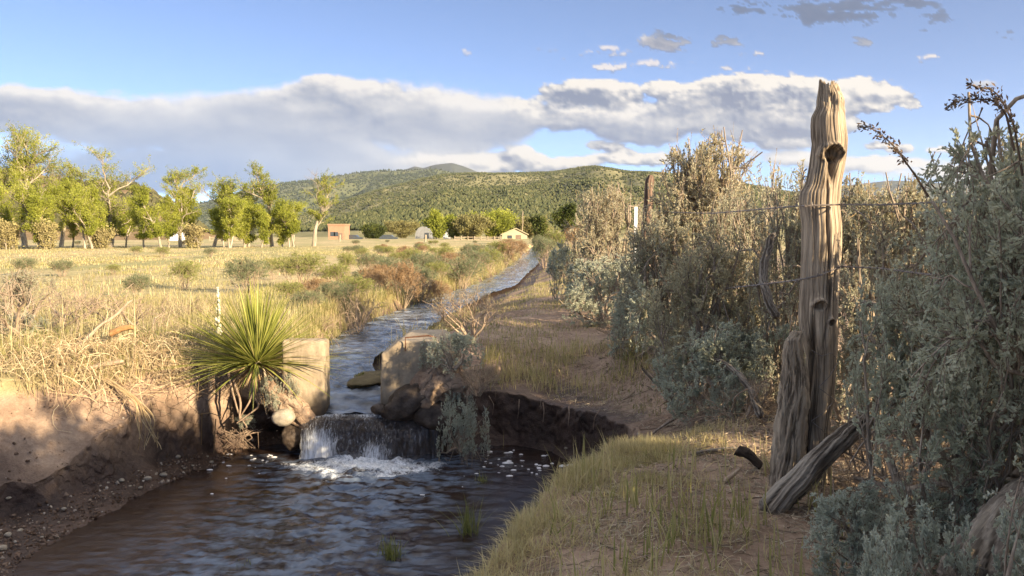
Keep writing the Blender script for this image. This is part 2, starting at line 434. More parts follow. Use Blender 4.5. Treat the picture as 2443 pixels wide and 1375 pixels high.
def ground_mat():
    m, nt, out = new_mat("earth"); N = NT(nt)
    v = N.vec()
    a = N.noise(2.2, 7, .6, v); b = N.noise(24, 6, .7, v); c = N.noise(90, 3, .6, v)
    f = N.math('ADD', N.math('MULTIPLY', a, .5), N.math('ADD', N.math('MULTIPLY', b, .35), N.math('MULTIPLY', c, .15)))
    dirt = N.ramp(f, [(.33, (.125, .08, .054)), (.48, (.255, .175, .12)), (.62, (.37, .275, .195))])
    strawc = N.ramp(f, [(.33, (.235, .165, .085)), (.48, (.41, .315, .165)), (.62, (.54, .44, .245))])
    greenc = N.ramp(f, [(.35, (.10, .11, .035)), (.55, (.26, .26, .09)), (.65, (.36, .34, .14))])
    field = N.mix(N.math('MULTIPLY', N.attr('green').outputs['Fac'], .75), strawc, greenc)
    col = N.mix(N.attr('straw').outputs['Fac'], dirt, field)
    wet = N.attr('wet').outputs['Fac']  # damp ground, plus the shade painted on the right bank
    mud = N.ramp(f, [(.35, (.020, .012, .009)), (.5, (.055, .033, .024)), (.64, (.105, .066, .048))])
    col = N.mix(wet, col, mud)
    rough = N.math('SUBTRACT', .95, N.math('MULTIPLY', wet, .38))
    # drying cracks in the bare mud
    vo = N.n("ShaderNodeTexVoronoi", feature='DISTANCE_TO_EDGE'); vo.inputs["Scale"].default_value = 9.0
    dv = N.n("ShaderNodeMix", data_type='VECTOR'); dv.inputs[0].default_value = .12
    nz = N.n("ShaderNodeTexNoise"); nz.inputs["Scale"].default_value = 7; N.l(v, nz.inputs["Vector"])
    N.l(v, dv.inputs[4]); N.l(nz.outputs["Color"], dv.inputs[5]); N.l(dv.outputs[1], vo.inputs["Vector"])
    cr = N.n("ShaderNodeMapRange"); cr.inputs[1].default_value = 0; cr.inputs[2].default_value = .018; N.l(vo.outputs["Distance"], cr.inputs[0])
    keep = N.math('GREATER_THAN', N.noise(1.7, 3, .5, v), .50)
    crack = N.math('MAXIMUM', cr.outputs[0], N.math('SUBTRACT', 1.0, keep))
    soil = N.math('SUBTRACT', 1.0, N.attr('straw').outputs['Fac'])
    col = N.mix(N.math('MULTIPLY', N.math('SUBTRACT', 1.0, crack), N.math('MULTIPLY', soil, .55)), col, (.05, .032, .022))
    h = N.math('ADD', N.math('MULTIPLY', f, 1.0), N.math('MULTIPLY', crack, .22))
    N.principled(out, col, rough, N.bump(h, .9, .045), .35)
    return m
MAT_GROUND = ground_mat()
build_ground()

# ================================================================ WATER
def water_mat(name, body, rough=.06, foam_scale=26.0, air_sky_c=(.11, .14, .19)):
    m, nt, out = new_mat(name); N = NT(nt)
    v = N.vec()
    fo = N.attr('foam').outputs['Fac']
    nz = N.noise(foam_scale, 6, .7, v, .6)
    k = N.n("ShaderNodeMapRange"); k.interpolation_type = 'SMOOTHSTEP'; k.inputs[1].default_value = .92; k.inputs[2].default_value = 1.25
    N.l(N.math('ADD', fo, nz), k.inputs[0])
    p = N.n("ShaderNodeBsdfPrincipled"); p.inputs["IOR"].default_value = 1.33; p.inputs["Specular IOR Level"].default_value = .5
    bod = N.mix(N.attr('air_sky').outputs['Fac'], body, air_sky_c)  # aerated water and reflected sky, both painted into the body colour
    fn = N.ramp(N.noise(70, 4, .7, v, .5), [(.35, (.36, .40, .45)), (.62, (.84, .86, .88))])
    N.l(N.mix(k.outputs[0], bod, fn), p.inputs["Base Color"])
    N.l(N.math('ADD', rough, N.math('MULTIPLY', k.outputs[0], .6)), p.inputs["Roughness"])
    b1 = N.noise(55, 4, .65, N.vec((.5, 1, 1)))
    N.l(N.bump(b1, .55, .008), p.inputs["Normal"])
    N.l(p.outputs[0], out.inputs[0]); return m
MAT_POOL = water_mat("pool_water", (.021, .0115, .0075))
MAT_STREAM = water_mat("stream_water", (.045, .047, .05), .07, 16.0, (.27, .31, .37))  # pale blue of the reflected sky painted into the stream
def build_pool():
    xs = np.arange(-4.2, 1.1, .017); ys = np.concatenate([np.arange(.8, 4.0, .05), np.arange(4.0, 7.6, .016)])
    X, Y = np.meshgrid(xs, ys)
    fx, fy = -1.25, 6.62                                        # where the fall lands
    d = np.hypot((X - fx) / 1.15, (Y - fy) * 1.0)
    turb = np.exp(-(d / .75) ** 2); flow = np.exp(-((X + 1.15 + .10 * (6.6 - Y)) / (.55 + .16 * (6.8 - Y).clip(0))) ** 2) * sstep(2, 4.5, Y)
    wq = fbm(X * .9, Y * .9, octs=3, seed=5) * .25
    rip = fbm(X * 9 + 2.5 * wq + .8 * Y + .8 * fbm(X * 3, Y * 3, octs=2, seed=103), Y * 19 + 2 * wq + 1.2 * fbm(X * 2.5, Y * 4, octs=2, seed=104), octs=4, seed=101, gain=.6)
    rip2 = fbm(X * 16 - 2 * Y, Y * 27 + 3 * wq, octs=2, seed=113)
    ring = np.sin(d * 26 + 5 * fbm(X * 3, Y * 3, octs=3, seed=8)) * np.exp(-d * 1.5)
    Z = ZP + rip * (.0034 + .026 * flow) + rip2 * (.0012 + .009 * flow) + ring * .010 + turb * (.030 * fbm(X * 9, Y * 9, octs=4, seed=33) + .035)
    Z += .05 * np.exp(-((X + 1.45) / .1) ** 2 - ((Y - 6.82) / .06) ** 2)
    arc = np.exp(-(((np.hypot((X - fx) / 1.25, (Y - 6.78) * 1.05)) - .52) / .09) ** 2) * (Y < 6.75)
    foam = .54 * np.exp(-(((X - fx) / .72) ** 2 + ((Y - 6.66) / .26) ** 2) ** 1.2) + .22 * arc + .10 * turb + .10 * np.exp(-((X - .05) / .35) ** 2 - ((Y - 6.55) / .25) ** 2)
    foam += .30 * np.exp(-((X - fx - .1) / .42) ** 2 - ((Y - 6.45) / .10) ** 2) * (.5 + .8 * fbm(X * 4, Y * 4, octs=3, seed=91))
    foam += .10 * flow + .42 * flow * sstep(6.75, 6.3, Y) * sstep(4.6, 6.4, Y) * np.clip(fbm(X * 5 + 1.2 * wq, Y * 15, octs=4, seed=95), 0, 1)
    V = np.stack([X, Y, Z], -1).reshape(-1, 3)
    o = obj("pool_water", V, grid_faces(len(ys), len(xs)), MAT_POOL, attrs={'foam': foam.ravel(), 'air_sky': np.clip((flow * .9 + turb) * (.35 + 1.5 * fbm(X * 7 + 1.5 * wq + .8 * Y, Y * 21, octs=5, seed=97, gain=.6)) * 1.5, 0, 1).ravel()}, smooth=True)
    tag(o, kind='structure')
build_pool()
def build_stream():
    ys = np.concatenate([np.arange(7.0, 12, .02), 12 + np.geomspace(.03, 80, 330)])
    us = np.linspace(-.06, 1.06, 46)
    l, r, z = ditch(ys)
    U, Y = np.meshgrid(us, ys); X = l[:, None] + (r - l)[:, None] * U
    X = X + .02 * fbm(Y * 3, U * 0, octs=2, seed=4)
    Z = z[:, None] + .026 * fbm(X * 5, Y * 7, octs=4, seed=131) + .012 * fbm(X * 16, Y * 22, octs=3, seed=137)
    Z -= .055 * sstep(7.5, 7.0, Y)
    foam = .04 + .10 * sstep(8, 12, Y) + .12 * np.exp(-((Y - 7.75) / .35) ** 2) * (.5 + fbm(X * 4, Y * 3, octs=3, seed=55)) + .05 * fbm(X * 2, Y * .7, octs=3, seed=66)
    o = obj("stream_water", np.stack([X, Y, Z], -1).reshape(-1, 3), grid_faces(len(ys), len(us)), MAT_STREAM, attrs={'foam': foam.ravel(), 'air_sky': np.clip(.42 + .9 * fbm(X * 6, Y * 9, octs=4, seed=141), 0, 1).ravel()}, smooth=True)
    tag(o, kind='structure')
build_stream()
def fall_mat():
    m, nt, out = new_mat("falling_water"); N = NT(nt)
    st = N.attr('streak').outputs['Fac']
    n1 = N.noise(30, 7, .72, N.vec((2.2, 1, .42)), .5)
    k = N.n("ShaderNodeMapRange"); k.interpolation_type = 'SMOOTHSTEP'; k.inputs[1].default_value = .66; k.inputs[2].default_value = 1.12
    N.l(N.math('ADD', st, n1), k.inputs[0])
    g = N.n("ShaderNodeBsdfPrincipled"); g.inputs["IOR"].default_value = 1.33; g.inputs["Roughness"].default_value = .08
    n2 = N.noise(34, 3, .6, N.vec((1.8, 1, .16)), .3); k2 = N.n("ShaderNodeMapRange"); k2.inputs[1].default_value = .46; k2.inputs[2].default_value = .74; k2.inputs[4].default_value = .6; N.l(n2, k2.inputs[0])
    bodyc = N.mix(k2.outputs[0], (.045, .033, .026), (.30, .31, .33))
    N.l(N.mix(k.outputs[0], bodyc, (.74, .77, .80)), g.inputs["Base Color"])
    N.l(N.math('ADD', .07, N.math('MULTIPLY', k.outputs[0], .5)), g.inputs["Roughness"])
    N.l(N.bump(N.noise(30, 4, .6, N.vec((2.6, 1, .35))), .5, .012), g.inputs["Normal"])
    tr = N.n("ShaderNodeBsdfTransparent"); mx = N.n("ShaderNodeMixShader")
    al = N.math('ADD', .70, N.math('MULTIPLY', k.outputs[0], .30)); N.l(al, mx.inputs[0])
    N.l(tr.outputs[0], mx.inputs[1]); N.l(g.outputs[0], mx.inputs[2]); N.l(mx.outputs[0], out.inputs[0])
    return m
def build_fall():
    us = np.linspace(0, 1, 150); vs = np.linspace(0, 1, 60)
    U, Vv = np.meshgrid(us, vs)
    # along the flow: level lip, roll over, drop
    yy = np.interp(vs, [0, .18, .34, .5, .75, 1], [7.06, 6.99, 6.92, 6.875, 6.84, 6.815])
    zz = np.interp(vs, [0, .18, .34, .5, .75, 1], [-.475, -.482, -.515, -.585, -.72, -.90])
    from_l, from_r = at(765, 985, 7.0)[0], at(940, 985, 7.0)[0]
    to_l, to_r = at(718, 1085, 6.83)[0], at(1050, 1085, 6.83)[0]
    w = sstep(.02, .45, vs)
    X = (from_l + (to_l - from_l) * w)[:, None] + ((from_r - from_l) + ((to_r - to_l) - (from_r - from_l)) * w)[:, None] * U
    X = X + (.05 * fbm(Vv * 4, U * 3, octs=4, seed=203) * sstep(.1, .5, Vv)) * np.exp(-(np.minimum(U, 1 - U) / .08) ** 2)
    ridge = fbm(U * 22, Vv * 2.2, octs=4, seed=201)
    Y = yy[:, None] + .06 * fbm(U * 5, Vv * 2, octs=3, seed=205) * sstep(.15, .5, Vv) + ridge * .022 * sstep(.2, .6, Vv) - .07 * np.sin(U * math.pi) * sstep(.2, .8, Vv)
    Z = zz[:, None] + .012 * fbm(U * 9, Vv * 5, octs=4, seed=209)
    st = .50 * np.exp(-((U - .13) / .15) ** 2) * sstep(.25, .8, Vv) + .40 * np.exp(-((U - .52) / .11) ** 2) * sstep(.5, .9, Vv) + .22 * sstep(.86, 1, Vv) + .30 * np.exp(-((Vv - .18) / .12) ** 2) - .16 * np.exp(-((U - .36) / .08) ** 2) - .22 * sstep(.62, .8, U) + .10
    o = obj("waterfall", np.stack([X, Y, Z], -1).reshape(-1, 3), grid_faces(60, 150), fall_mat(), attrs={'streak': st.ravel()}, smooth=True)
    tag(o, kind='structure')
build_fall()
def build_foam():
    rng = np.random.default_rng(77); mb = MB()
    n = 150
    a = np.concatenate([np.stack([rng.normal(.0, .32, 60), rng.normal(6.75, .25, 60)], 1), np.stack([rng.normal(-2.15, .22, 34), rng.normal(6.72, .2, 34)], 1), np.stack([rng.uniform(-2.4, .2, 6), rng.uniform(5.6, 6.6, 6)], 1)])
    th = np.linspace(0, 2 * math.pi, 9)[:-1]
    for x, y in a:
        if outside_pool(x, y, -.15): continue
        s = rng.uniform(.005, .015) * (1.6 if rng.random() < .15 else 1); sx = s * rng.uniform(1, 2.4)
        V = []
        for h, rr in ((0, 1), (.45, .8), (.75, .35)):
            V += [(x + sx * rr * math.cos(t), y + s * rr * math.sin(t), ZP + .004 + s * h * .7) for t in th]
        V.append((x, y, ZP + .004 + s * .62))
        f = grid_faces(3, 8, True); mb.add(V, [f, [[16 + i, 16 + (i + 1) % 8, 24] for i in range(8)]])
    o = mb.build("foam", rough_mat("foam", [(.3, (.42, .40, .40)), (.6, (.75, .75, .77))], 30, .002, .5), smooth=True)
    tag(o, kind='stuff')
build_foam()

# ================================================================ HILLS
def ridge_sheet(name, pts, D0, D, amp, seed, mat, px0, px1, ncol=380, nrow=90, back=.35, gully=220.0, curve=1.0):
    px = np.linspace(px0, px1, ncol); xs = [p[0] for p in pts]; ys = [p[1] for p in pts]
    py = np.interp(px, xs, ys) + (1.6 * fbm(px / 46.0, px * 0, octs=4, seed=seed))
    top = np.array([at(a, b, D) for a, b in zip(px, py)])
    t = np.concatenate([np.linspace(0, 1, nrow), 1 + back * np.linspace(0, 1, 14)[1:] ** 1.2])
    Yv = D0 + (D - D0) * t
    Xg = (px - 1221.5)[None, :] / FPX * Yv[:, None] / (CP)
    Yg = np.repeat(Yv[:, None], ncol, 1)
    prof = np.where(t <= 1, t ** curve, 1 - ((t - 1) / back) ** 1.0 * .9)
    n1 = fbm(Xg / gully, Yg / (gully * 2.6), octs=5, seed=seed + 7)
    rid = 1 - np.abs(fbm(Xg / gully + .3 * n1, Yg / (gully * 3.2), octs=4, seed=seed + 17)) * 2
    env = np.where(t <= 1, np.sin(math.pi * np.clip(t, 0, 1)) ** .8, 0)
    Z = -2 + (top[None, :, 2] + 2) * prof[:, None] + amp * env[:, None] * (.7 * n1 + .6 * (rid - .5))
    cap = H + (top[None, :, 2] - H) * (Yv / D)[:, None] - 2.5; Z = np.where((t <= 1)[:, None], np.minimum(Z, cap), Z)
    V = np.stack([Xg, Yg, Z], -1)
    F = grid_faces(len(t), ncol)
    o = obj(name, V.reshape(-1, 3), F, mat, smooth=True)
    tag(o, kind='structure')
    return V[:nrow]
def hill_mat(name, stops, scale):
    return rough_mat(name, stops, scale, 2.0, .95, 7, .05)
HILL_A = hill_mat("hill_ground", [(.3, (.125, .12, .06)), (.5, (.21, .195, .10)), (.7, (.31, .27, .15))], .02)
HILL_B = hill_mat("far_hill_ground", [(.3, (.06, .075, .045)), (.5, (.12, .13, .06)), (.7, (.19, .18, .09))], .012)
HILL_C = hill_mat("peak_ground", [(.3, (.045, .055, .05)), (.5, (.065, .075, .06)), (.7, (.085, .09, .07))], .01)  # cloud shadow over the peak is put into this dark bluish colour
HILL_D = hill_mat("scrub_ground", [(.3, (.13, .09, .05)), (.5, (.22, .155, .085)), (.7, (.31, .23, .13))], .06)
gA = ridge_sheet("hills", [(300, 585), (560, 560), (700, 520), (800, 486), (880, 460), (950, 442), (1000, 428), (1050, 418), (1100, 413), (1300, 412), (1345, 405), (1420, 396), (1455, 401), (1500, 409), (1560, 412), (1650, 420), (1760, 436), (1900, 462), (2100, 480), (2443, 490), (3300, 500)],
              340, 2600, 42, 301, HILL_A, 250, 3200, 520, 110)
gB = ridge_sheet("far_hills", [(250, 540), (500, 480), (650, 442), (770, 426), (860, 411), (920, 406), (975, 405), (1040, 402), (1150, 425), (1500, 470)], 2300, 4300, 45, 331, HILL_B, 300, 1600, 260, 60)
gC = ridge_sheet("peak", [(850, 450), (930, 415), (975, 402), (992, 397), (1012, 400), (1040, 392), (1078, 388), (1108, 397), (1145, 412), (1230, 440), (1300, 470)], 4200, 6200, 40, 351, HILL_C, 840, 1400, 160, 50)
gE = ridge_sheet("blue_hills", [(1800, 470), (1950, 448), (2060, 437), (2115, 430), (2170, 433), (2300, 440), (2443, 448), (3000, 470)], 4500, 6500, 40, 361, HILL_C, 1700, 3000, 160, 40)
gD = ridge_sheet("near_hill", [(-900, 420), (-300, 395), (0, 402), (90, 405), (150, 420), (200, 431), (270, 430), (330, 436), (375, 456), (430, 500), (500, 545), (600, 590)], 150, 620, 10, 381, HILL_D, -900, 640, 300, 70, gully=60.0)
def woodland(name, Vg, n, size, seed, mat, tbias=1.0, zmin=3.0):
    rng = np.random.default_rng(seed); R, Cc, _ = Vg.shape
    u = rng.random(n * 2) ** tbias * (R - 1.01); v = rng.random(n * 2) * (Cc - 1.01)
    i = u.astype(int); j = v.astype(int); fu = (u - i)[:, None]; fv = (v - j)[:, None]
    P = (Vg[i, j] * (1 - fu) + Vg[i + 1, j] * fu) * (1 - fv) + (Vg[i, j + 1] * (1 - fu) + Vg[i + 1, j + 1] * fu) * fv
    dens = fbm(P[:, 0] / 160, P[:, 1] / 160, octs=4, seed=seed) + .25
    keep = (rng.random(len(P)) < np.clip(.55 + dens, .12, 1)) & (P[:, 2] > zmin)
    P = P[keep][:n]; m = len(P)
    s = np.clip(size * P[:, 1] / float(Vg[..., 1].max()), 2.4, size) * rng.uniform(.55, 1.35, m)
    ring = []
    for k in range(5):
        a = k * 2 * math.pi / 5 + rng.random(m) * .8
        ring.append(P + np.stack([np.cos(a) * s * .62, np.sin(a) * s * .62, s * rng.uniform(.25, .5, m)], -1))
    V = np.stack([P - np.array([0, 0, .3])] + ring + [P + np.stack([s * 0, s * 0, s * rng.uniform(.9, 1.25, m)], -1)], 1)
    b = np.arange(m)[:, None] * 7
    F = np.concatenate([b + np.array([0, 1 + (k + 1) % 5, 1 + k]) for k in range(5)] + [b + np.array([1 + k, 1 + (k + 1) % 5, 6]) for k in range(5)])
    o = obj(name, V.reshape(-1, 3), F, mat, attrs={'rnd': np.repeat(rng.random(m), 7)})
    tag(o, kind='stuff')
MAT_JUN = leaf_mat("juniper_green", [(0, (.048, .058, .032)), (.6, (.08, .088, .042)), (1, (.125, .125, .06))], .0)
MAT_JUNF = leaf_mat("juniper_far", [(0, (.030, .042, .028)), (1, (.06, .075, .035))], .0)
woodland("woodland", gA, 110000, 4.4, 401, MAT_JUN, 1.1, 3)
woodland("far_woodland", gB, 14000, 8, 411, MAT_JUNF, .8, 8)
woodland("scrub", gD, 5200, 2.6, 421, leaf_mat("scrub_green", [(0, (.05, .05, .028)), (1, (.13, .12, .06))], 0), 1.0, 1.5)

# ================================================================ CLOUDS (a shell of cloud beyond the hills, nothing of the sky itself)
def build_clouds():
    step = 4.2
    px = np.arange(-620, 3070, step); py = np.arange(-330, 600, step)
    PX, PY = np.meshgrid(px, py)
    # x, y, half width, half height, strength, edge crispness
    B = [(60, 262, 340, 62, 1.0, .55), (330, 300, 330, 80, .95, .3), (620, 300, 330, 95, 1.0, .35), (830, 245, 190, 68, 1.1, .7), (1010, 280, 270, 88, 1.05, .5), (1150, 300, 160, 60, .8, .4),
         (420, 425, 420, 48, .95, .2), (80, 425, 320, 48, .9, .2), (820, 412, 250, 40, .9, .3), (560, 408, 260, 40, .8, .2), (300, 395, 560, 75, .72, .15), (750, 375, 330, 55, .8, .2), (-350, 300, 360, 110, 1.0, .4), (1050, 345, 200, 35, .8, .3),
         (1370, 225, 105, 40, .95, 1), (1470, 235, 80, 42, .85, 1), (1580, 213, 52, 24, .95, 1), (1300, 275, 110, 40, .8, .8), (1420, 290, 160, 36, .8, .7), (1250, 250, 60, 26, .6, 1),
         (1760, 240, 165, 58, 1.15, 1), (1900, 245, 150, 60, 1.1, 1), (2060, 235, 120, 48, 1.1, 1), (2150, 240, 60, 30, .9, 1), (1660, 290, 160, 52, 1.05, .8), (1830, 305, 190, 48, 1.1, .8), (1530, 310, 170, 40, 1.0, .6), (2020, 300, 60, 30, .7, .9),
         (1120, 392, 190, 30, 1.0, .9), (1330, 392, 140, 26, .9, .9), (1520, 378, 110, 26, .9, .9), (1450, 352, 70, 16, .7, 1), (1000, 388, 70, 16, .8, .9), (1870, 348, 90, 20, .9, .8), (1750, 370, 150, 20, .7, .5), (1900, 385, 160, 24, .75, .5),
         (2110, 352, 75, 20, .9, 1), (2080, 395, 210, 26, .85, .6), (2260, 360, 60, 14, .7, .9), (2330, 420, 260, 34, .8, .4), (2600, 380, 260, 60, .9, .6), (1240, 365, 45, 14, .7, .9),
         (1990, 30, 135, 30, .95, .6), (1770, 32, 60, 16, .7, .6), (2150, 10, 80, 13, .75, .5), (2240, 42, 42, 20, .6, .5), (1592, 108, 62, 24, .85, .7), (1735, 106, 45, 12, .7, .6), (2060, 102, 30, 14, .6, .6), (2240, 72, 40, 9, .5, .5), (1800, 15, 60, 10, .5, .5),
         (1460, 130, 72, 17, .72, .7), (1465, 168, 60, 15, .85, .9), (1560, 160, 58, 17, .8, .8), (1735, 166, 45, 10, .68, .7), (1790, 132, 42, 9, .6, .7), (2218, 143, 40, 10, .68, .8), (1115, 122, 22, 18, .55, .4), (1310, 112, 34, 9, .5, .5), (1352, 132, 20, 8, .5, .5), (2345, 200, 60, 15, .62, .5), (2410, 90, 40, 12, .5, .4), (1640, 150, 30, 6, .4, .5),
         (-250, 120, 160, 30, .6, .4), (2700, 150, 200, 50, .8, .7), (2550, 260, 130, 40, .8, .8), (900, -120, 240, 40, .6, .4), (1500, -160, 300, 50, .7, .5), (2300, -120, 260, 60, .8, .6), (300, -200, 200, 40, .5, .4)]
    wx = 26 * fbm(PX / 110, PY / 80, octs=4, seed=501); wy = 15 * fbm(PX / 110, PY / 80, octs=4, seed=511) + 5 * fbm(PX / 30, PY / 22, octs=3, seed=512)
    X = PX + wx; Y = PY + wy
    topn = np.zeros_like(X); base = np.zeros_like(X); crisp = np.zeros_like(X); wsum = np.full_like(X, 1e-6)
    for cx, cy, rx, ry, s, c in B:
        ddy = (Y - cy) / ry; ddy = np.where(ddy > 0, ddy * 1.15, ddy)
        q = ((X - cx) / rx) ** 2 + ddy ** 2
        g = s * np.exp(-q * 1.1)
        base = np.maximum(base, g) + .22 * np.minimum(base, g)
        crisp += c * g ** 2; topn += np.clip((cy - Y) / ry, -1.2, 1.2) * g ** 2; wsum += g ** 2
    crisp = crisp / wsum
    small = sstep(185, 150, PY)
    det = fbm(PX / 95, PY / 58, octs=6, seed=521, gain=.56); bil = 1 - np.abs(fbm(PX / 60 + det * .4, PY / 40, octs=5, seed=531, gain=.55)) * 2.2
    puff = 1 - np.abs(fbm(PX / 30 + .5 * det, PY / 20, octs=5, seed=541, gain=.55)) * 2
    wisp = fbm(PX / 24 - PY / 50, PY / 9.5, octs=5, seed=551, gain=.62)
    cs = crisp ** 1.6
    nz = .60 * det + .28 * (bil - .35) + .12 * (puff - .4)
    hi_ = sstep(150, 110, PY) * sstep(1480, 1560, PX)
    base = base * (1 + small * (1.9 * wisp - .02)) * (1 + .55 * hi_)
    dens = base * 1.25 - .50 + nz * (.16 + .52 * cs) * np.clip(base * 2.2, 0, 1)
    soft = .55 - .43 * crisp + .25 * small
    alpha = sstep(0, 1, np.clip(dens / soft, 0, 1)) * np.clip(.84 + .16 * crisp, 0, 1) * (1 - .25 * small * (1 - hi_))
    top = topn / wsum                                              # +1 at a cloud's crown, -1 at its base
    def sh(a, ox, oy): return np.roll(np.roll(a, -int(round(ox / step)), 1), -int(round(oy / step)), 0)
    broad = fbm(PX / 190, PY / 90, octs=3, seed=571)
    lump = nz * cs * 1.1 + .30 * broad + .9 * np.clip(dens, 0, .5)
    relief = (lump - sh(lump, 9, -9)) * 1.2 + (lump - sh(lump, 24, -22)) * 1.1
    rim_ = sstep(.34, .02, dens) * sstep(-.5, .4, top) * .30
    lit = .47 - .09 * cs + (.38 + .16 * cs) * top + .25 * broad + relief * (.25 + .55 * cs) + rim_ + .12 * (1 - crisp)
    low = sstep(335, 385, PY) * sstep(900, 1000, PX); lit = lit + low * .38
    lit = np.clip(lit, 0, 1)
    leftgrey = sstep(1000, 300, PX) * sstep(270, 420, PY)
    hi = sstep(140, 60, PY) * sstep(1500, 1600, PX); lit = lit * (1 - .75 * hi)
    shade_c = np.array([.475, .535, .655]); mid_c = np.array([.735, .745, .775]); lit_c = np.array([.985, .955, .915])
    dk = np.array([.44, .555, .745])
    t = lit[..., None]
    col = np.where(t < .5, shade_c + (mid_c - shade_c) * (t / .5), mid_c + (lit_c - mid_c) * ((t - .5) / .5))
    col = col * (1 - leftgrey[..., None] * .85) + dk * leftgrey[..., None] * .85
    col = col * (1 - .8 * hi)[..., None] + np.array([.33, .41, .55]) * (.8 * hi)[..., None]
    lin = np.where(col <= .04045, col / 12.92, ((col + .055) / 1.055) ** 2.4) / EXPO
    pink = (sstep(190, 150, PY) * sstep(60, 110, PY))[..., None] * np.array([.06, -.01, -.05])
    lin = lin * (1 + pink)
    edge = sstep(-620, -420, PX) * sstep(3066, 2900, PX) * sstep(-330, -230, PY) * sstep(596, 575, PY)
    alpha = alpha * edge
    a = (PX - 1221.5) / FPX; b = (687.5 - PY) / FPX
    D = np.stack([a, CP + b * SP, -SP + b * CP], -1); D = unit(D) * 24000.0
    V = D.reshape(-1, 3) + np.array([0, 0, H])
    F = grid_faces(len(py), len(px))
    av = alpha.ravel(); keep = av[F].max(1) > .004
    F = F[keep]; used = np.unique(F); remap = np.zeros(len(V), int); remap[used] = np.arange(len(used))
    m, nt, out = new_mat("cloud"); N = NT(nt); m.cycles.emission_sampling = 'NONE'
    at_ = N.attr('cloud'); em = N.n("ShaderNodeEmission"); tr = N.n("ShaderNodeBsdfTransparent"); mx = N.n("ShaderNodeMixShader")
    N.l(at_.outputs["Color"], em.inputs[0]); N.l(at_.outputs["Alpha"], mx.inputs[0]); N.l(tr.outputs[0], mx.inputs[1]); N.l(em.outputs[0], mx.inputs[2]); N.l(mx.outputs[0], out.inputs[0])
    o = obj("clouds", V[used], remap[F], m, attrs={'cloud': np.concatenate([lin.reshape(-1, 3), alpha.reshape(-1, 1)], 1)[used]}, smooth=True)
    tag(o, kind='stuff')
    # unseen bright cloud added overhead and behind as fill light, open round the sun
    azs = np.radians(np.arange(-180, 180.1, 1.0)); els = np.radians(np.arange(4, 90, 1.0)); A, E = np.meshgrid(azs, els)
    D = np.stack([np.sin(A) * np.cos(E), np.cos(A) * np.cos(E), np.sin(E)], -1)
    q = D / (D[..., 2:] + .22)
    n = fbm(q[..., 0] * 1.3, q[..., 1] * 1.3, octs=6, seed=561)
    al = sstep(-.22, .10, n); 
    front = sstep(math.radians(58), math.radians(44), np.abs(A)) * sstep(math.radians(34), math.radians(26), E)
    al = al * sstep(math.radians(14), math.radians(34), E + .35 * n * .3) * (1 - .85 * sstep(math.radians(75), math.radians(50), np.abs(A)) * sstep(math.radians(60), math.radians(45), E))
    al = al * (1 - front) * sstep(.90, .80, D @ TO_SUN)
    l2 = np.clip(.62 + 1.2 * (n - np.roll(n, -3, 1)) - .25 * np.clip(n, 0, .5), 0, 1)[..., None]
    c2 = mid_c + (lit_c - mid_c) * l2; c2 = ((c2 + .055) / 1.055) ** 2.4 / EXPO * np.array([4.0, 3.95, 3.95])
    fill_clouds = obj("clouds", D.reshape(-1, 3) * 24500.0, grid_faces(len(els), len(azs)), m, attrs={'cloud': np.concatenate([c2.reshape(-1, 3), al.reshape(-1, 1)], 1)}, smooth=True)
    tag(fill_clouds, kind='stuff')
build_clouds()

# crumbs of earth and small gravel under the cut bank
def build_gravel():
    rng = np.random.default_rng(93); n = 2600
    x = rng.uniform(-4.4, -1.9, n * 6); y = rng.uniform(4.3, 7.6, n * 6)
    dx = x - C0[0]; dy = y - C0[1]; th = np.arctan2(dy, dx) % (2 * math.pi); r = np.hypot(dx, dy); rw, rf, zf, rl, zl, L, u = rim(th)
    p = np.where((r > rw) & (r < rf + .02), 1.0, np.where((r > rl) & (r < rl + .9), .10, 0)); k = rng.random(len(x)) < p
    x, y = x[k][:n], y[k][:n]; n = len(x); z = ground_z(x, y)
    bm = bmesh.new(); bmesh.ops.create_icosphere(bm, subdivisions=1, radius=1); v0 = np.array([v.co for v in bm.verts]); f0 = np.array([[v.index for v in f.verts] for f in bm.faces]); bm.free()
    s = .004 + .009 * rng.random(n) ** 3
    V = v0[None] * (1 + .45 * rng.normal(size=(n, len(v0), 1)) * .5) * s[:, None, None] * rng.uniform(.6, 1.4, (n, 1, 3)) + np.stack([x, y, z + s * .3], -1)[:, None]
    F = (f0[None] + (np.arange(n) * len(v0))[:, None, None]).reshape(-1, 3)
    o = obj("gravel", V.reshape(-1, 3), F, leaf_mat("crumbs", [(0, (.07, .045, .03)), (.7, (.16, .11, .08)), (.93, (.26, .20, .15)), (1, (.42, .38, .32))], 0), attrs={'rnd': np.repeat(rng.random(n), len(v0))}); tag(o, kind='stuff')
build_gravel()
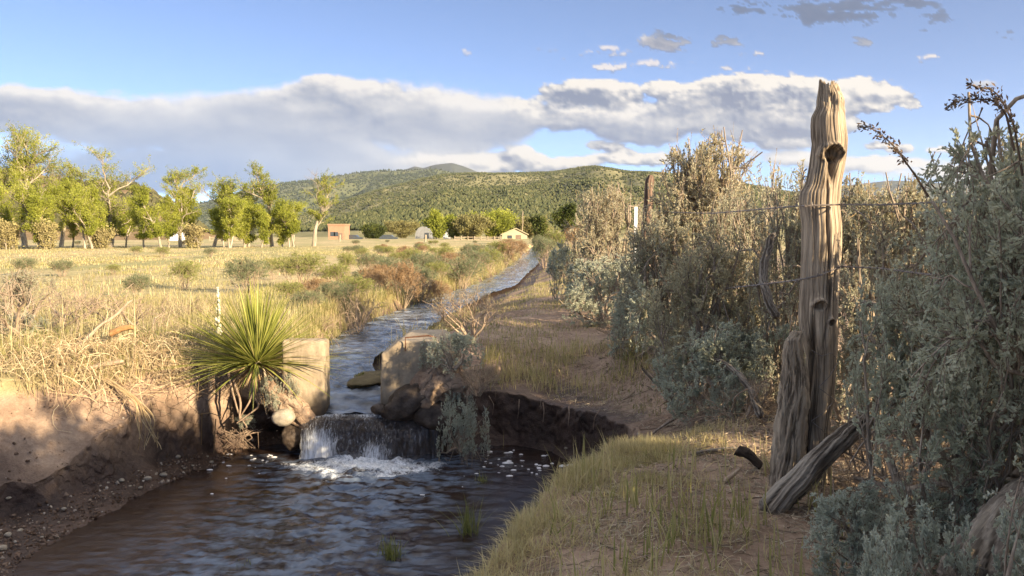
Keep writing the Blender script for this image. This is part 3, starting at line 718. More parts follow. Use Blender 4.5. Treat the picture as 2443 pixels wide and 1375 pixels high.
# ================================================================ HEADGATE (two concrete walls and a sill)
def concrete_mat(name, base):
    m, nt, out = new_mat(name); N = NT(nt)
    v = N.vec()
    a = N.noise(3.5, 7, .65, v, .3); b = N.noise(40, 5, .7, v); s = N.noise(9, 5, .6, N.vec((2.5, 2.5, .4)))
    f = N.math('ADD', N.math('MULTIPLY', a, .45), N.math('ADD', N.math('MULTIPLY', b, .25), N.math('MULTIPLY', s, .3)))
    col = N.ramp(f, [(.34, tuple(c * .45 for c in base)), (.46, tuple(c * .85 for c in base)), (.6, tuple(min(1, c * 1.2) for c in base))])
    tc = N.n("ShaderNodeTexCoord"); sx = N.n("ShaderNodeSeparateXYZ"); N.l(tc.outputs["Object"], sx.inputs[0])
    lowz = N.n("ShaderNodeMapRange"); lowz.inputs[1].default_value = -.22; lowz.inputs[2].default_value = -.40
    N.l(N.math('ADD', sx.outputs[2], N.math('MULTIPLY', a, .12)), lowz.inputs[0])
    col = N.mix(lowz.outputs[0], col, (.055, .042, .03))         # damp foot with algae
    N.principled(out, col, .88, N.bump(f, .8, .012), .25)
    return m
MAT_CONC = concrete_mat("old_concrete", (.33, .265, .185))
def rounded_block(name, x0, x1, y0, y1, z0, z1, r, mat, parent=None, top=None, seed=0, seg=26):
    """weathered block: subdivided, corners rounded, sides uneven; top(x) gives an uneven crown"""
    bm = bmesh.new(); bmesh.ops.create_cube(bm, size=1.0)
    for v in bm.verts: v.co = Vector((x0 + (x1 - x0) * (v.co.x + .5), y0 + (y1 - y0) * (v.co.y + .5), z0 + (z1 - z0) * (v.co.z + .5)))
    bmesh.ops.bevel(bm, geom=list(bm.edges), offset=r, segments=4, profile=.5, affect='EDGES')
    bmesh.ops.subdivide_edges(bm, edges=[e for e in bm.edges if e.calc_length() > .08], cuts=seg, use_grid_fill=True)
    bmesh.ops.triangulate(bm, faces=[f for f in bm.faces if len(f.verts) > 4])
    me = bpy.data.meshes.new(name); bm.to_mesh(me); bm.free()
    co = np.zeros(len(me.vertices) * 3, np.float32); me.vertices.foreach_get("co", co); co = co.reshape(-1, 3).astype(float)
    if top is not None:
        k = np.clip((co[:, 2] - z0) / (z1 - z0), 0, 1); co[:, 2] = z0 + k * (top(co[:, 0]) - z0)
    d = np.stack([fbm(co[:, 0] * 4, co[:, 1] * 4, co[:, 2] * 4, 5, seed + i) for i in range(3)], -1)
    co += d * .014 + np.stack([fbm(co[:, 0] * 22, co[:, 1] * 22, co[:, 2] * 22, 3, seed + 7 + i) for i in range(3)], -1) * .007
    me.vertices.foreach_set("co", co.astype(np.float32).ravel()); me.polygons.foreach_set("use_smooth", [True] * len(me.polygons))
    me.materials.append(mat); me.update()
    return link(name, me, parent)
wl = rounded_block("concrete_wall", at(672, 900, 7.0)[0], at(775, 900, 7.0)[0], 6.98, 7.22, -.75, at(740, 813, 7.0)[2], .028, MAT_CONC, seed=3)
tag(wl, "pale concrete headgate wall with a rounded corner beside the yucca", "wall")
xr0, xr1 = at(909, 900, 7.0)[0], at(1085, 900, 7.0)[0]
wr = rounded_block("concrete_wall", xr0, xr1, 6.98, 7.85, -.75, at(940, 806, 7.0)[2], .025, MAT_CONC, seed=13,
                   top=lambda x: np.interp(x, [xr0, xr0 + .04, xr0 + .16, xr0 + .5, xr1], [.06, .075, .165, .17, .05]))
tag(wr, "shaded concrete headgate block with a sloping top under the silvery sagebrush", "wall")
sill = rounded_block("concrete_sill", at(722, 985, 7.0)[0], at(1042, 985, 7.0)[0], 6.93, 7.3, -1.1, -.50, .03, rough_mat("wet_concrete", [(.3, (.02, .016, .013)), (.5, (.07, .052, .04)), (.68, (.13, .10, .08))], 5, .02, .35, spec=.5), seed=23)
tag(sill, "dark wet concrete sill that the water pours over", "weir sill")
# rusty bar bent over the right wall
def poly_tube(pts, rad, n=None, sides=6):
    pts = np.array(pts, float)
    if n:
        s = np.concatenate([[0], np.cumsum(np.linalg.norm(np.diff(pts, axis=0), axis=1))]); t = np.linspace(0, s[-1], n)
        rad = np.interp(t, s, np.broadcast_to(rad, (len(pts),))); pts = np.stack([np.interp(t, s, pts[:, k]) for k in range(3)], -1)
    V, F, _ = tubes(pts[None], np.broadcast_to(rad, (len(pts),))[None], sides, np.random.default_rng(4))
    return V, F
MAT_RUST = rough_mat("rusty_iron", [(.3, (.05, .022, .012)), (.6, (.15, .07, .04))], 60, .001, .8)
V, F = poly_tube([at(967, 838, 6.95), at(967, 806, 6.95), at(1022, 801, 6.96), at(1040, 806, 7.1)], .007)
tag(obj("iron_bar", V, F, MAT_RUST, smooth=True), "thin rusty iron bar bent over the right headgate block", "bar")

# ================================================================ ROCKS
MAT_STONE = rough_mat("river_stone", [(.3, (.16, .13, .10)), (.5, (.30, .26, .20)), (.7, (.42, .38, .31))], 9, .008)
MAT_WETROCK = rough_mat("wet_rock", [(.3, (.018, .013, .010)), (.5, (.065, .048, .036)), (.7, (.13, .10, .075))], 6, .03, .6)
MAT_SLAB = rough_mat("earthy_slab", [(.3, (.12, .085, .06)), (.5, (.24, .18, .13)), (.7, (.34, .27, .20))], 6, .02)
def rock(name, loc, size, mat, seed, rough=.25, label=None, cat="rock", group=None, rot=0.0, sub=4, fr=2.0):
    bm = bmesh.new(); bmesh.ops.create_icosphere(bm, subdivisions=sub, radius=1.0)
    me = bpy.data.meshes.new(name); bm.to_mesh(me); bm.free()
    co = np.zeros(len(me.vertices) * 3, np.float32); me.vertices.foreach_get("co", co); co = co.reshape(-1, 3).astype(float)
    n = fbm(co[:, 0] * fr * .5, co[:, 1] * fr * .5, co[:, 2] * fr * .5 + seed, 2, seed); n2 = fbm(co[:, 0] * fr * 2, co[:, 1] * fr * 2, co[:, 2] * fr * 2, 4, seed + 5)
    co *= (1 + rough * 1.3 * n + rough * .45 * n2)[:, None]; co *= np.array(size)
    c, s = math.cos(rot), math.sin(rot); co[:, 0], co[:, 2] = co[:, 0] * c - co[:, 2] * s, co[:, 0] * s + co[:, 2] * c
    me.vertices.foreach_set("co", co.astype(np.float32).ravel()); me.polygons.foreach_set("use_smooth", [True] * len(me.polygons)); me.materials.append(mat); me.update()
    return tag(link(name, me, None, loc), label, cat, group)
rock("stone", at(676, 996, 6.82), (.105, .085, .075), MAT_STONE, 3, .14, "rounded pale stone lodged under the slab left of the waterfall", "stone")
rock("slab", at(690, 960, 7.02), (.29, .17, .13), MAT_GROUND, 9, .38, "sloping earthy slab of rubble between the yucca and the waterfall", "slab", rot=math.radians(-38), sub=5)
rock("rock", at(700, 1040, 7.0), (.10, .12, .10), MAT_WETROCK, 12, .3, "small dark wet lump under the round stone at the left of the fall", "rock")
rock("rock", at(972, 960, 6.95), (.20, .16, .13), MAT_WETROCK, 21, .42, "dark wet rock at the foot of the right headgate block", "rock", rot=.5)
rock("mud_lump", at(1045, 925, 7.0), (.27, .22, .19), MAT_GROUND, 25, .40, "brown earthy lump under the hanging sagebrush by the fall", "earth lump", rot=.6, sub=5)
rock("rock", at(1050, 990, 7.0), (.30, .2, .17), MAT_WETROCK, 31, .3, "black wet rock in the shade right of the fall", "rock")
rock("rock", at(905, 975, 6.98), (.07, .06, .05), MAT_WETROCK, 37, .2, "fist sized wet rock on the lip of the fall", "rock")
rock("mud_lump", at(882, 908, 7.95), (.22, .42, .05), rough_mat("mossy_mud", [(.3, (.05, .045, .018)), (.55, (.13, .10, .05)), (.7, (.17, .15, .06))], 14, .02), 41, .25, "low mossy mud bar in the channel behind the right block", "mud bar")
rng = np.random.default_rng(5)
peb = [rock("pebble", (0, 0, 0), (1, .8, .6), MAT_STONE, 51 + k, .2, "p", "pebble", sub=3).data for k in range(3)]
for o in [o for o in COL.objects if o.name.startswith("pebble")]: bpy.data.objects.remove(o)
PEB = [(390, 1135, .022), (372, 1133, .012), (290, 1148, .020), (335, 1165, .013), (258, 1153, .011), (350, 1071, .022), (425, 1092, .02), (152, 1216, .016), (22, 1217, .014), (20, 1278, .020), (6, 1310, .024), (48, 1268, .018), (100, 1283, .010), (215, 1193, .008), (400, 1150, .009), (310, 1161, .010), (505, 1104, .018), (460, 1112, .010), (240, 1160, .009), (330, 1125, .010), (440, 1118, .009), (140, 1247, .008), (270, 1180, .008), (495, 1090, .012), (1440, 1030, .016), (1525, 1038, .018), (1680, 1012, .014), (1350, 1020, .012)]
for k, (px, py, s) in enumerate(PEB):
    z = -.78
    for _ in range(12):
        p = G(px, py, z); z = .5 * z + .5 * float(ground_z(p[0], p[1]))
    o = bpy.data.objects.new("pebble", peb[k % 3]); COL.objects.link(o)
    o.location = (p[0], p[1], z + s * .3); o.scale = (s * 1.25,) * 3; o.rotation_euler = (0, 0, k * 1.3)
    lab = "small pale pebble on the dark mud under the left bank" if px < 700 else "small pale pebble on the dirt slope right of the pool"
    tag(o, lab, "pebble", "pebbles under the left bank" if px < 700 else "pebbles on the right slope")

# ================================================================ FENCE POST
def old_wood_mat(name, dark, mid, light, wave=1.0, ax=2):
    m, nt, out = new_mat(name); N = NT(nt)
    sc = [1, 1, 1]; sc[ax] = .055
    sc2 = [1, 1, 1]; sc2[ax] = .16
    v = N.vec(tuple(sc)); v2 = N.vec(tuple(sc2)); v3 = N.vec()
    a = N.noise(75, 6, .62, v, .9 * wave); b = N.noise(16, 5, .6, v2, .6 * wave); c = N.noise(5, 4, .55, v3)
    f = N.math('ADD', N.math('MULTIPLY', a, .42), N.math('ADD', N.math('MULTIPLY', b, .34), N.math('MULTIPLY', c, .24)))
    cr = N.attr('crack').outputs['Fac']
    col = N.ramp(f, [(.36, dark), (.455, mid), (.54, light), (.64, tuple(min(1, x * 1.25) for x in light))])
    col = N.mix(N.math('MULTIPLY', cr, .85), col, (.035, .024, .016))
    N.principled(out, col, .88, N.bump(N.math('SUBTRACT', f, N.math('MULTIPLY', cr, .3)), 1.0, .006), .2)
    return m
MAT_POST = old_wood_mat("weathered_post", (.055, .041, .03), (.235, .185, .132), (.385, .31, .225))
MAT_GREYLOG = old_wood_mat("grey_log", (.045, .038, .032), (.15, .125, .10), (.29, .25, .20), 1.5)
def build_post():
    yp = 3.5
    L = [(203, 1955), (230, 1952), (260, 1947), (280, 1936), (300, 1934), (330, 1935), (345, 1938), (365, 1936), (400, 1931), (440, 1923), (460, 1912), (490, 1910), (540, 1913), (600, 1910), (660, 1908), (710, 1905), (760, 1902), (800, 1908), (850, 1922), (900, 1924), (950, 1922), (1000, 1919), (1050, 1912), (1150, 1900)]
    R = [(203, 2000), (230, 2013), (260, 2016), (300, 2019), (330, 2023), (365, 2020), (400, 2014), (440, 2007), (490, 2003), (540, 2009), (600, 2009), (660, 2004), (710, 2002), (760, 2001), (800, 2000), (850, 1998), (900, 1994), (950, 1990), (1000, 1982), (1050, 1978), (1150, 1985)]
    py = np.linspace(198, 1150, 420)
    l = np.interp(py, *zip(*L)); r = np.interp(py, *zip(*R))
    for _ in range(3): l[1:-1] = (l[:-2] + 2 * l[1:-1] + l[2:]) / 4; r[1:-1] = (r[:-2] + 2 * r[1:-1] + r[2:]) / 4
    A = np.array([at(a, b, yp) for a, b in zip(l, py)]); B = np.array([at(a, b, yp) for a, b in zip(r, py)])
    cx = (A[:, 0] + B[:, 0]) / 2; rx = (B[:, 0] - A[:, 0]) / 2; z = A[:, 2]
    n = 190; th = np.linspace(0, 2 * math.pi, n, endpoint=False)
    TH, Zg = np.meshgrid(th, z)
    # theta 0 = +x, -pi/2 faces the camera
    fib = fbm(np.cos(TH) * 9, np.sin(TH) * 9, Zg * 1.1, 5, 601); fib2 = fbm(np.cos(TH) * 26, np.sin(TH) * 26, Zg * 2.2, 3, 611)
    big = fbm(np.cos(TH) * 1.6, np.sin(TH) * 1.6, Zg * 2.2, 3, 621)
    ph = TH + .25 * fbm(Zg * 1.5, Zg * 0 + 7, octs=3, seed=631)
    rad = (np.abs(np.cos(ph)) ** 1.45 + np.abs(np.sin(ph)) ** 1.45) ** (-1 / 1.45) * (1 + .05 * big + .06 * fib + .034 * fib2)
    crack = sstep(.08, .30, -fib2 - .25 * fib) * .95
    X = cx[:, None] + rx[:, None] * np.cos(TH) * rad; Yv = yp + rx[:, None] * .92 * np.sin(TH) * rad
    front = np.sin(TH) < .1
    def local(px, pyv): p = at(px, pyv, yp); return X - p[0], Zg - p[2]
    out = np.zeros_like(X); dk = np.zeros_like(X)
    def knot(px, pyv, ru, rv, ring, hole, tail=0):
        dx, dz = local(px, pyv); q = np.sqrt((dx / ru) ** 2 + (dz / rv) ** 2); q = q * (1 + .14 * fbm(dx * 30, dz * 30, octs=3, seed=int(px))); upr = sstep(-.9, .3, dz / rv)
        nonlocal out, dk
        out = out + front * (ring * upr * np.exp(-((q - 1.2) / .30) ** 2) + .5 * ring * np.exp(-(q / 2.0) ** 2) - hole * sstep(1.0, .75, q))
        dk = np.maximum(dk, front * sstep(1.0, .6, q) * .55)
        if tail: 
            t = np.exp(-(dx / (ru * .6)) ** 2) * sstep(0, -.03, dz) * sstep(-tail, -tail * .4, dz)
            out = out - front * .042 * t; dk = np.maximum(dk, front * t * .55)  # shadow trailing below the knot, painted dark along its groove
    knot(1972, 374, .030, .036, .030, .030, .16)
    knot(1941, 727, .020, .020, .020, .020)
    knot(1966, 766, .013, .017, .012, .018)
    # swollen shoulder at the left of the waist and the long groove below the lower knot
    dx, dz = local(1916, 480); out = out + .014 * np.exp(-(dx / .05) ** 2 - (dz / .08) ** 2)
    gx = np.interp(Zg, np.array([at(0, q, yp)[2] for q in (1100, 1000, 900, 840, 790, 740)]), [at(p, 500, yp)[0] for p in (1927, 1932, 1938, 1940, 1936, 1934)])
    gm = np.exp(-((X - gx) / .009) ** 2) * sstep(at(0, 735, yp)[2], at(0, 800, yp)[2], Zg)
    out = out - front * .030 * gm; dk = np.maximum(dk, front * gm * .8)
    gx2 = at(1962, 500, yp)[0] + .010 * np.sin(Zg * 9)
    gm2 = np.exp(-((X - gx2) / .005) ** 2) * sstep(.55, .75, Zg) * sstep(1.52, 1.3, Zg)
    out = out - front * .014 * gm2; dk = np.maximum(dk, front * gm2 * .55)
    nrm = np.stack([np.cos(TH), np.sin(TH)], -1)
    X = X + out * nrm[..., 0] * .5; Yv = Yv + out * nrm[..., 1]
    # broken, splintered top
    topk = sstep(at(0, 250, yp)[2], z[0], Zg)
    jag = .028 * fbm(np.cos(TH) * 7, np.sin(TH) * 7, octs=3, seed=641) + .010 * np.cos(TH + 2.6)
    Zt = Zg + topk * (jag - .012)
    rough_top = sstep(at(0, 300, yp)[2], at(0, 240, yp)[2], Zg) * front * .012 * fbm(X * 60, Zg * 22, octs=3, seed=651)
    Yv = Yv + rough_top
    V = np.stack([X, Yv, Zt], -1).reshape(-1, 3)
    ctr = np.array([[cx[0] + .01, yp, z[0] - .035]])
    F = [grid_faces(len(py), n, True)[:, ::-1], np.array([[i, (i + 1) % n, len(V)] for i in range(n)])]
    c = np.concatenate([np.maximum(crack * .8, dk).ravel(), [.6]])  # crack tone also carries the painted shadow below the knot
    base = np.array([cx[-1], yp, 0.0])
    root = empty("fence_post", base, 0, "tall weathered grey wooden fence post with a hollow knot and splintered top", "fence post")
    obj("trunk", np.concatenate([V, ctr]) - base, F, MAT_POST, root, attrs={'crack': c}, smooth=True)
    # the second stem grown against its left side
    P = [(1905, 792, .020, 3.42), (1893, 812, .035, 3.42), (1890, 845, .040, 3.43), (1897, 880, .047, 3.44), (1896, 930, .058, 3.45), (1890, 980, .063, 3.46), (1887, 1040, .067, 3.47), (1884, 1100, .071, 3.47), (1881, 1160, .078, 3.47)]
    pts = np.array([at(a, b, d) for a, b, _, d in P]); rr = np.array([p[2] for p in P])
    K = 150; s = np.linspace(0, len(P) - 1, K); idx = np.arange(len(P))
    C = np.stack([np.interp(s, idx, pts[:, k]) for k in range(3)], -1); rr = np.interp(s, idx, rr)
    for _ in range(8): C[1:-1] = (C[:-2] + 2 * C[1:-1] + C[2:]) / 4; rr[1:-1] = (rr[:-2] + 2 * rr[1:-1] + rr[2:]) / 4
    n = 120; th = np.linspace(0, 2 * math.pi, n, endpoint=False); TH, SS = np.meshgrid(th, s)
    fib = fbm(np.cos(TH) * 5 + SS * .4, np.sin(TH) * 5, SS * .9, 4, 661); fib2 = fbm(np.cos(TH + SS * .25) * 14, np.sin(TH + SS * .25) * 14, SS * .8, 3, 671)
    rad = rr[:, None] * (1 + .30 * fib + .12 * fib2)
    X = C[:, :1] + rad * np.cos(TH); Y = C[:, 1:2] + rad * np.sin(TH) * .9; Z = C[:, 2:3] + 0 * TH + .02 * fib * (SS < 1.5)
    V = np.concatenate([np.stack([X, Y, Z], -1).reshape(-1, 3), C[:1] + np.array([[0, 0, -.005]])]) - base
    F = [grid_faces(K, n, True)[:, ::-1], np.array([[i, (i + 1) % n, len(V) - 1] for i in range(n)])]
    cr = np.concatenate([(sstep(.10, .3, -fib - .3 * fib2) * .8).ravel(), [.5]])
    obj("side_stem", V, F, MAT_POST, root, attrs={'crack': cr}, smooth=True)
build_post()
def log(name, P0, P1, r0, r1, mat, seed, bend=(0, 0, 0), twist=1.2, label=None, cat="log", K=120, n=90, groove=.22, parent=None, group=None, flat=1.0):
    P0 = np.array(P0, float); P1 = np.array(P1, float); t = np.linspace(0, 1, K)
    ax = unit(P1 - P0); L = np.linalg.norm(P1 - P0)
    ref = np.array([0, 1.0, 0.1]); A = unit(ref - (ref @ ax) * ax); B = np.cross(ax, A)
    wob = np.stack([fbm(t * 3, t * 0 + k, octs=3, seed=seed + k) for k in range(3)], -1) * L * .03
    C = P0 + (P1 - P0) * t[:, None] + np.sin(t * math.pi)[:, None] * np.array(bend) + wob
    th = np.linspace(0, 2 * math.pi, n, endpoint=False); TH, TT = np.meshgrid(th, t)
    ph = TH + TT * twist
    g1 = fbm(np.cos(ph) * 3.2, np.sin(ph) * 3.2, TT * 1.2, 3, seed + 11); g2 = fbm(np.cos(ph) * 11, np.sin(ph) * 11, TT * 2, 3, seed + 17)
    rr = (r0 + (r1 - r0) * t)[:, None] * (1 + groove * g1 * 1.5 + .10 * g2)
    rr = rr * np.where(TT > .97, 1 - .5 * (TT - .97) / .03, 1) * np.where(TT < .03, .6 + .4 * TT / .03, 1)
    V = C[:, None, :] + rr[..., None] * (np.cos(TH)[..., None] * A * flat + np.sin(TH)[..., None] * B)
    ends = np.stack([C[0], C[-1]])
    Vv = np.concatenate([V.reshape(-1, 3), ends]); N_ = K * n
    F = [grid_faces(K, n, True), np.array([[(i + 1) % n, i, N_] for i in range(n)] + [[N_ - n + i, N_ - n + (i + 1) % n, N_ + 1] for i in range(n)])]
    cr = np.concatenate([(sstep(.08, .32, -g1 - .35 * g2)).ravel(), [.5, .5]])
    # local axis Z along the log so that the grain follows it
    Rm = np.stack([A, B, ax], 1); loc = P0
    Vl = (Vv - loc) @ Rm
    o = obj(name, Vl, F, mat, parent, loc, {'crack': cr}, True)
    o.rotation_euler = Matrix(Rm.tolist()).to_euler()
    return tag(o, label, cat, group)
log("log", at(1838, 1232, 3.12), at(2085, 985, 3.30), .050, .036, MAT_GREYLOG, 701, (0, 0, .02), 1.5, "grooved grey log leaning in front of the fence post")
log("log", at(2330, 1420, 1.95), at(2520, 1190, 2.15), .10, .085, MAT_GREYLOG, 711, (0, 0, .03), 1.0, "thick barky dead trunk in the bottom right corner", "log")
log("dead_branch", at(1640, 855, 6.6), at(1625, 640, 6.9), .018, .012, MAT_GREYLOG, 721, (.03, 0, 0), 1.0, "thin crooked grey stake in the sagebrush left of the post", "stake", 60, 24)
log("dead_branch", at(1852, 760, 4.8), at(1845, 560, 5.0), .030, .022, MAT_GREYLOG, 731, (-.07, 0, 0), 2.0, "gnarled dark dead limb standing just left of the post", "dead limb", 80, 40)
log("dead_branch", at(2062, 960, 3.75), at(2075, 690, 3.9), .026, .010, MAT_POST, 741, (.03, 0, 0), 1.0, "upright bleached dead stem right of the post", "dead stem", 80, 36)
log("dead_branch", at(2200, 810, 3.4), at(2060, 720, 3.7), .022, .014, MAT_GREYLOG, 751, (0, 0, .02), 1.0, "dark dead limb slanting out of the big sagebrush towards the post", "dead limb", 60, 30)
# further posts of the same fence
def thin_post(px, top, base_y, d, w, lab, mat, lean=0):
    b = at(px - lean, base_y, d); t = at(px, top, d); b[2] = min(b[2], 0.05)
    log("fence_post", (b[0], d, -.05), (t[0], d, t[2]), w, w * .8, mat, int(px), (0.02, 0, 0), .5, lab, "fence post", 60, 30, .15)
MAT_DARKPOST = old_wood_mat("dark_post", (.05, .032, .024), (.13, .085, .062), (.22, .15, .11))
thin_post(1548, 415, 760, 9.5, .062, "dark old fence post half hidden by tall sagebrush", MAT_DARKPOST, 18)
mb = MB(); p = at(1517, 494, 11.0); q = at(1513, 560, 11.0)
mb.box(p[0] - .02, p[0] + .02, 10.98, 11.0, -.2, p[2]); mb.box(p[0] - .005, p[0] + .005, 11.0, 11.03, -.2, p[2] - .01)
tag(mb.build("marker_post", rough_mat("white_paint", [(.3, (.66, .66, .64)), (.6, (.82, .82, .8))], 20, .001, .6)), "slim white painted metal post among tan sagebrush", "marker post")
# barbed wire
MAT_WIRE = rough_mat("barbed_wire", [(.3, (.07, .055, .05)), (.6, (.20, .17, .15))], 80, .0005, .6, spec=.5)
def barbed(name, pts, lab, seed, barbs=True, r=.0022):
    pts = np.array(pts, float); mb = MB()
    s = np.concatenate([[0], np.cumsum(np.linalg.norm(np.diff(pts, axis=0), axis=1))]); n = max(20, int(s[-1] / .012)); t = np.linspace(0, s[-1], n)
    C = np.stack([np.interp(t, s, pts[:, k]) for k in range(3)], -1)
    for ph in (0, math.pi):
        W = C + .0022 * np.stack([np.cos(t * 90 + ph), np.zeros(n), np.sin(t * 90 + ph)], -1)
        V, F, _ = tubes(W[None], np.full((1, n), r), 4, np.random.default_rng(seed)); mb.add(V, F)
    rng = np.random.default_rng(seed)
    if barbs:
        for q in np.arange(.05, s[-1], .125):
            c = np.array([np.interp(q, t, C[:, k]) for k in range(3)])
            for k in range(4):
                d = unit(rng.normal(size=3)); V, F, _ = tubes(np.stack([c - d * .004, c + d * .016])[None], np.array([[r, r * .5]]), 4, rng); mb.add(V, F)
    return tag(mb.build(name, MAT_WIRE), lab, "barbed wire")
fy = 3.5
w0 = at(1915, 491, fy - .1); w1 = at(2005, 488, fy - .1)
barbed("barbed_wire", [at(1548, 505, 9.4), at(1700, 500, 6.2) - np.array([0, 0, .03]), at(1910, 491, fy + .02), w0 + np.array([.01, 0, 0]), at(1960, 490, fy - .105), w1, at(2100, 489, 3.2), at(2210, 484, 2.95), at(2600, 470, 2.2)], "upper barbed wire strand crossing the fence post at eye height", 3)
barbed("barbed_wire", [at(1562, 690, 9.4), at(1720, 690, 6.2), at(1905, 668, fy), at(1958, 657, fy - .108), at(2006, 636, fy - .06), at(2100, 640, 3.25), at(2190, 652, 2.95), at(2600, 700, 2.2)], "lower barbed wire strand slanting across the middle of the post", 5)
V, F = poly_tube([at(1935, 835, fy - .09), at(1960, 850, fy - .11), at(1985, 842, fy - .09), at(2000, 862, fy - .04), at(1978, 900, fy - .1), at(1952, 925, fy - .11), at(1980, 945, fy - .09), at(1992, 955, fy - .03), at(1965, 985, fy - .1), at(1935, 1005, fy - .1), at(1960, 1025, fy - .11), at(1975, 1040, fy - .06)], .0017, 80, 5)
tag(obj("loose_wire", V, F, MAT_WIRE, smooth=True), "rusty loose wire wound around the lower part of the post", "wire")

# ================================================================ FAR FARM BUILDINGS
def pxw(px, d): return at(px, 560, d)[0]
def house(name, px0, px1, d, h, roof, wallm, roofm, lab, cat, depth=7, doors=(), wins=(), flat=False):
    x0, x1 = pxw(px0, d), pxw(px1, d); base = np.array([(x0 + x1) / 2, d, -.6]); w = (x1 - x0) / 2
    root = empty(name, base, 0, lab, cat)
    mb = MB().box(-w, w, 0, depth, 0, h); 
    if not flat: mb.prism([(-w, h), (w, h), (w * .1, h + roof)], .003, depth - .003)
    mb.build("wall", wallm, root)
    rm = MB()
    if flat: rm.box(-w - .15, w + .15, -.15, depth + .15, h + .002, h + .3)
    else:
        for a, b in (((-w - .4, h - .12), (w * .1, h + roof + .05)), ((w * .1, h + roof + .05), (w + .4, h - .12))):
            rm.prism([a, b, (b[0], b[1] + .2), (a[0], a[1] + .2)], -.4, depth + .4)
    rm.build("roof", roofm, root)
    for x, z, ww, hh in wins: MB().box(x * w - ww / 2, x * w + ww / 2, -.05, .05, z, z + hh).build("window", MAT_GLASSD, root)
    for x, ww, hh in doors: MB().box(x * w - ww / 2, x * w + ww / 2, -.06, .04, .02, hh).build("door", MAT_DOOR, root)
MAT_GLASSD = rough_mat("dark_glass", [(.3, (.03, .035, .04)), (.6, (.06, .07, .08))], 3, .001, .15, spec=.6)
MAT_DOOR = rough_mat("door_paint", [(.3, (.16, .11, .08)), (.6, (.22, .16, .12))], 4, .002)
MAT_ADOBE = rough_mat("adobe", [(.3, (.29, .165, .105)), (.6, (.37, .215, .14))], 1.2, .02)
MAT_CREAM = rough_mat("cream_siding", [(.3, (.38, .33, .21)), (.6, (.46, .41, .27))], 1.2, .02)
MAT_TIN = rough_mat("grey_tin", [(.3, (.15, .155, .16)), (.6, (.24, .245, .25))], 1.5, .02, .6)
house("adobe_house", 783, 822, 190, 3.9, 0, MAT_ADOBE, MAT_ADOBE, "pinkish flat roofed house at the far edge of the field", "house", 6, [(.5, 1.0, 2.1)], [(-.45, 1.3, 1.1, 1.0), (-.05, 1.3, 1.0, 1.0)], True)
house("barn", 1198, 1258, 210, 1.7, 1.5, MAT_CREAM, MAT_CREAM, "low cream gabled barn at the far end of the ditch", "barn", 9, [(.3, 1.4, 1.6)], [(-.4, .7, 1.2, .8)])
def quonset():
    d = 230; x0, x1 = pxw(990, d), pxw(1028, d); w = (x1 - x0) / 2; root = empty("arched_shed", ((x0 + x1) / 2, d, -.6), 0, "grey arched metal shed left of the poplar by the farm", "shed")
    a = np.linspace(0, math.pi, 17); pts = [(-w * math.cos(t), 4.0 * math.sin(t) ** .7) for t in a]
    MB().prism(pts, 0, 9).build("shell", MAT_TIN, root)
    MB().box(w * .2, w * .75, -.06, .05, .02, 2.2).build("door", MAT_GLASSD, root)
    x = pxw(1062, d) - pxw(1009, d)
    r2 = empty("shed", (pxw(1062, d), d + 4, -.6), 0, "small white shed just right of the farm poplar", "shed")
    MB().box(-1.1, 1.1, 0, 3, 0, 2.6).build("wall", rough_mat("white_tin", [(.3, (.38, .38, .38)), (.6, (.46, .46, .46))], 2, .01, .6), r2)
    MB().prism([(-1.4, 2.6), (1.4, 2.6), (0, 3.5)], -.2, 3.2).build("roof", MAT_TIN, r2)
quonset()
def vehicle(px, d, lab, mat, L=4.4, s=1.0):
    root = empty("parked_car", (pxw(px, d), d, -.45), 0, lab, "car")
    prof = [(-2.2, .35), (2.2, .35), (2.2, .85), (1.3, .95), (.75, 1.5), (-1.3, 1.5), (-2.0, .95), (-2.2, .85)]
    MB().prism([(a * s, b * s) for a, b in prof], 0, 1.7).build("body", mat, root)
    MB().prism([(.65 * s, .98 * s), (1.1 * s, .98 * s), (.65 * s, 1.42 * s)], -.02, 1.72).build("window", MAT_GLASSD, root)
    for x in (-1.35, 1.35):
        t = np.linspace(0, 2 * math.pi, 15)[:-1]; MB().prism([(x * s + .34 * s * math.cos(u), .34 * s + .34 * s * math.sin(u)) for u in t], -.05, .2).build("wheel", MAT_GLASSD, root)
vehicle(926, 200, "dark car parked beyond the field left of the arched shed", MAT_GLASSD)
vehicle(842, 195, "dark car parked beside the pinkish house", MAT_GLASSD)
def trailer():
    d = 150; root = empty("trailer", (pxw(413, d), d, -.5), 0, "small white trailer seen between the cottonwood trunks", "trailer")
    MB().box(-.75, .75, 0, 3.5, .45, 2.0).build("body", rough_mat("white_panel", [(.3, (.7, .7, .7)), (.6, (.82, .82, .82))], 2, .01, .5), root)
    t = np.linspace(0, 2 * math.pi, 13)[:-1]
    for x in (-.5, .5): MB().prism([(x + .25 * math.cos(u), .25 + .25 * math.sin(u)) for u in t], .5, .8).build("wheel", MAT_GLASSD, root)
trailer()
MAT_RAIL = rough_mat("pale_rail", [(.3, (.24, .19, .13)), (.6, (.38, .31, .22))], 3, .01)
def rail_fence(px0, px1, d, n, lab):
    x0, x1 = pxw(px0, d), pxw(px1, d); root = empty("rail_fence", (x0, d, -.55), 0, lab, "fence")
    for k in range(n + 1):
        x = (x1 - x0) * k / n; MB().box(x - .08, x + .08, -.08, .08, 0, 1.35).build("post", MAT_RAIL, root)
    for z in (.55, 1.05): MB().box(0, x1 - x0, .085, .14, z, z + .14).build("rail", MAT_RAIL, root)
rail_fence(1085, 1195, 165, 7, "pale rail fence in front of the farm trees")
rail_fence(500, 575, 140, 5, "pale rail fence behind the cottonwood trunks")
MB_ = MB(); x = pxw(1248, 205); 
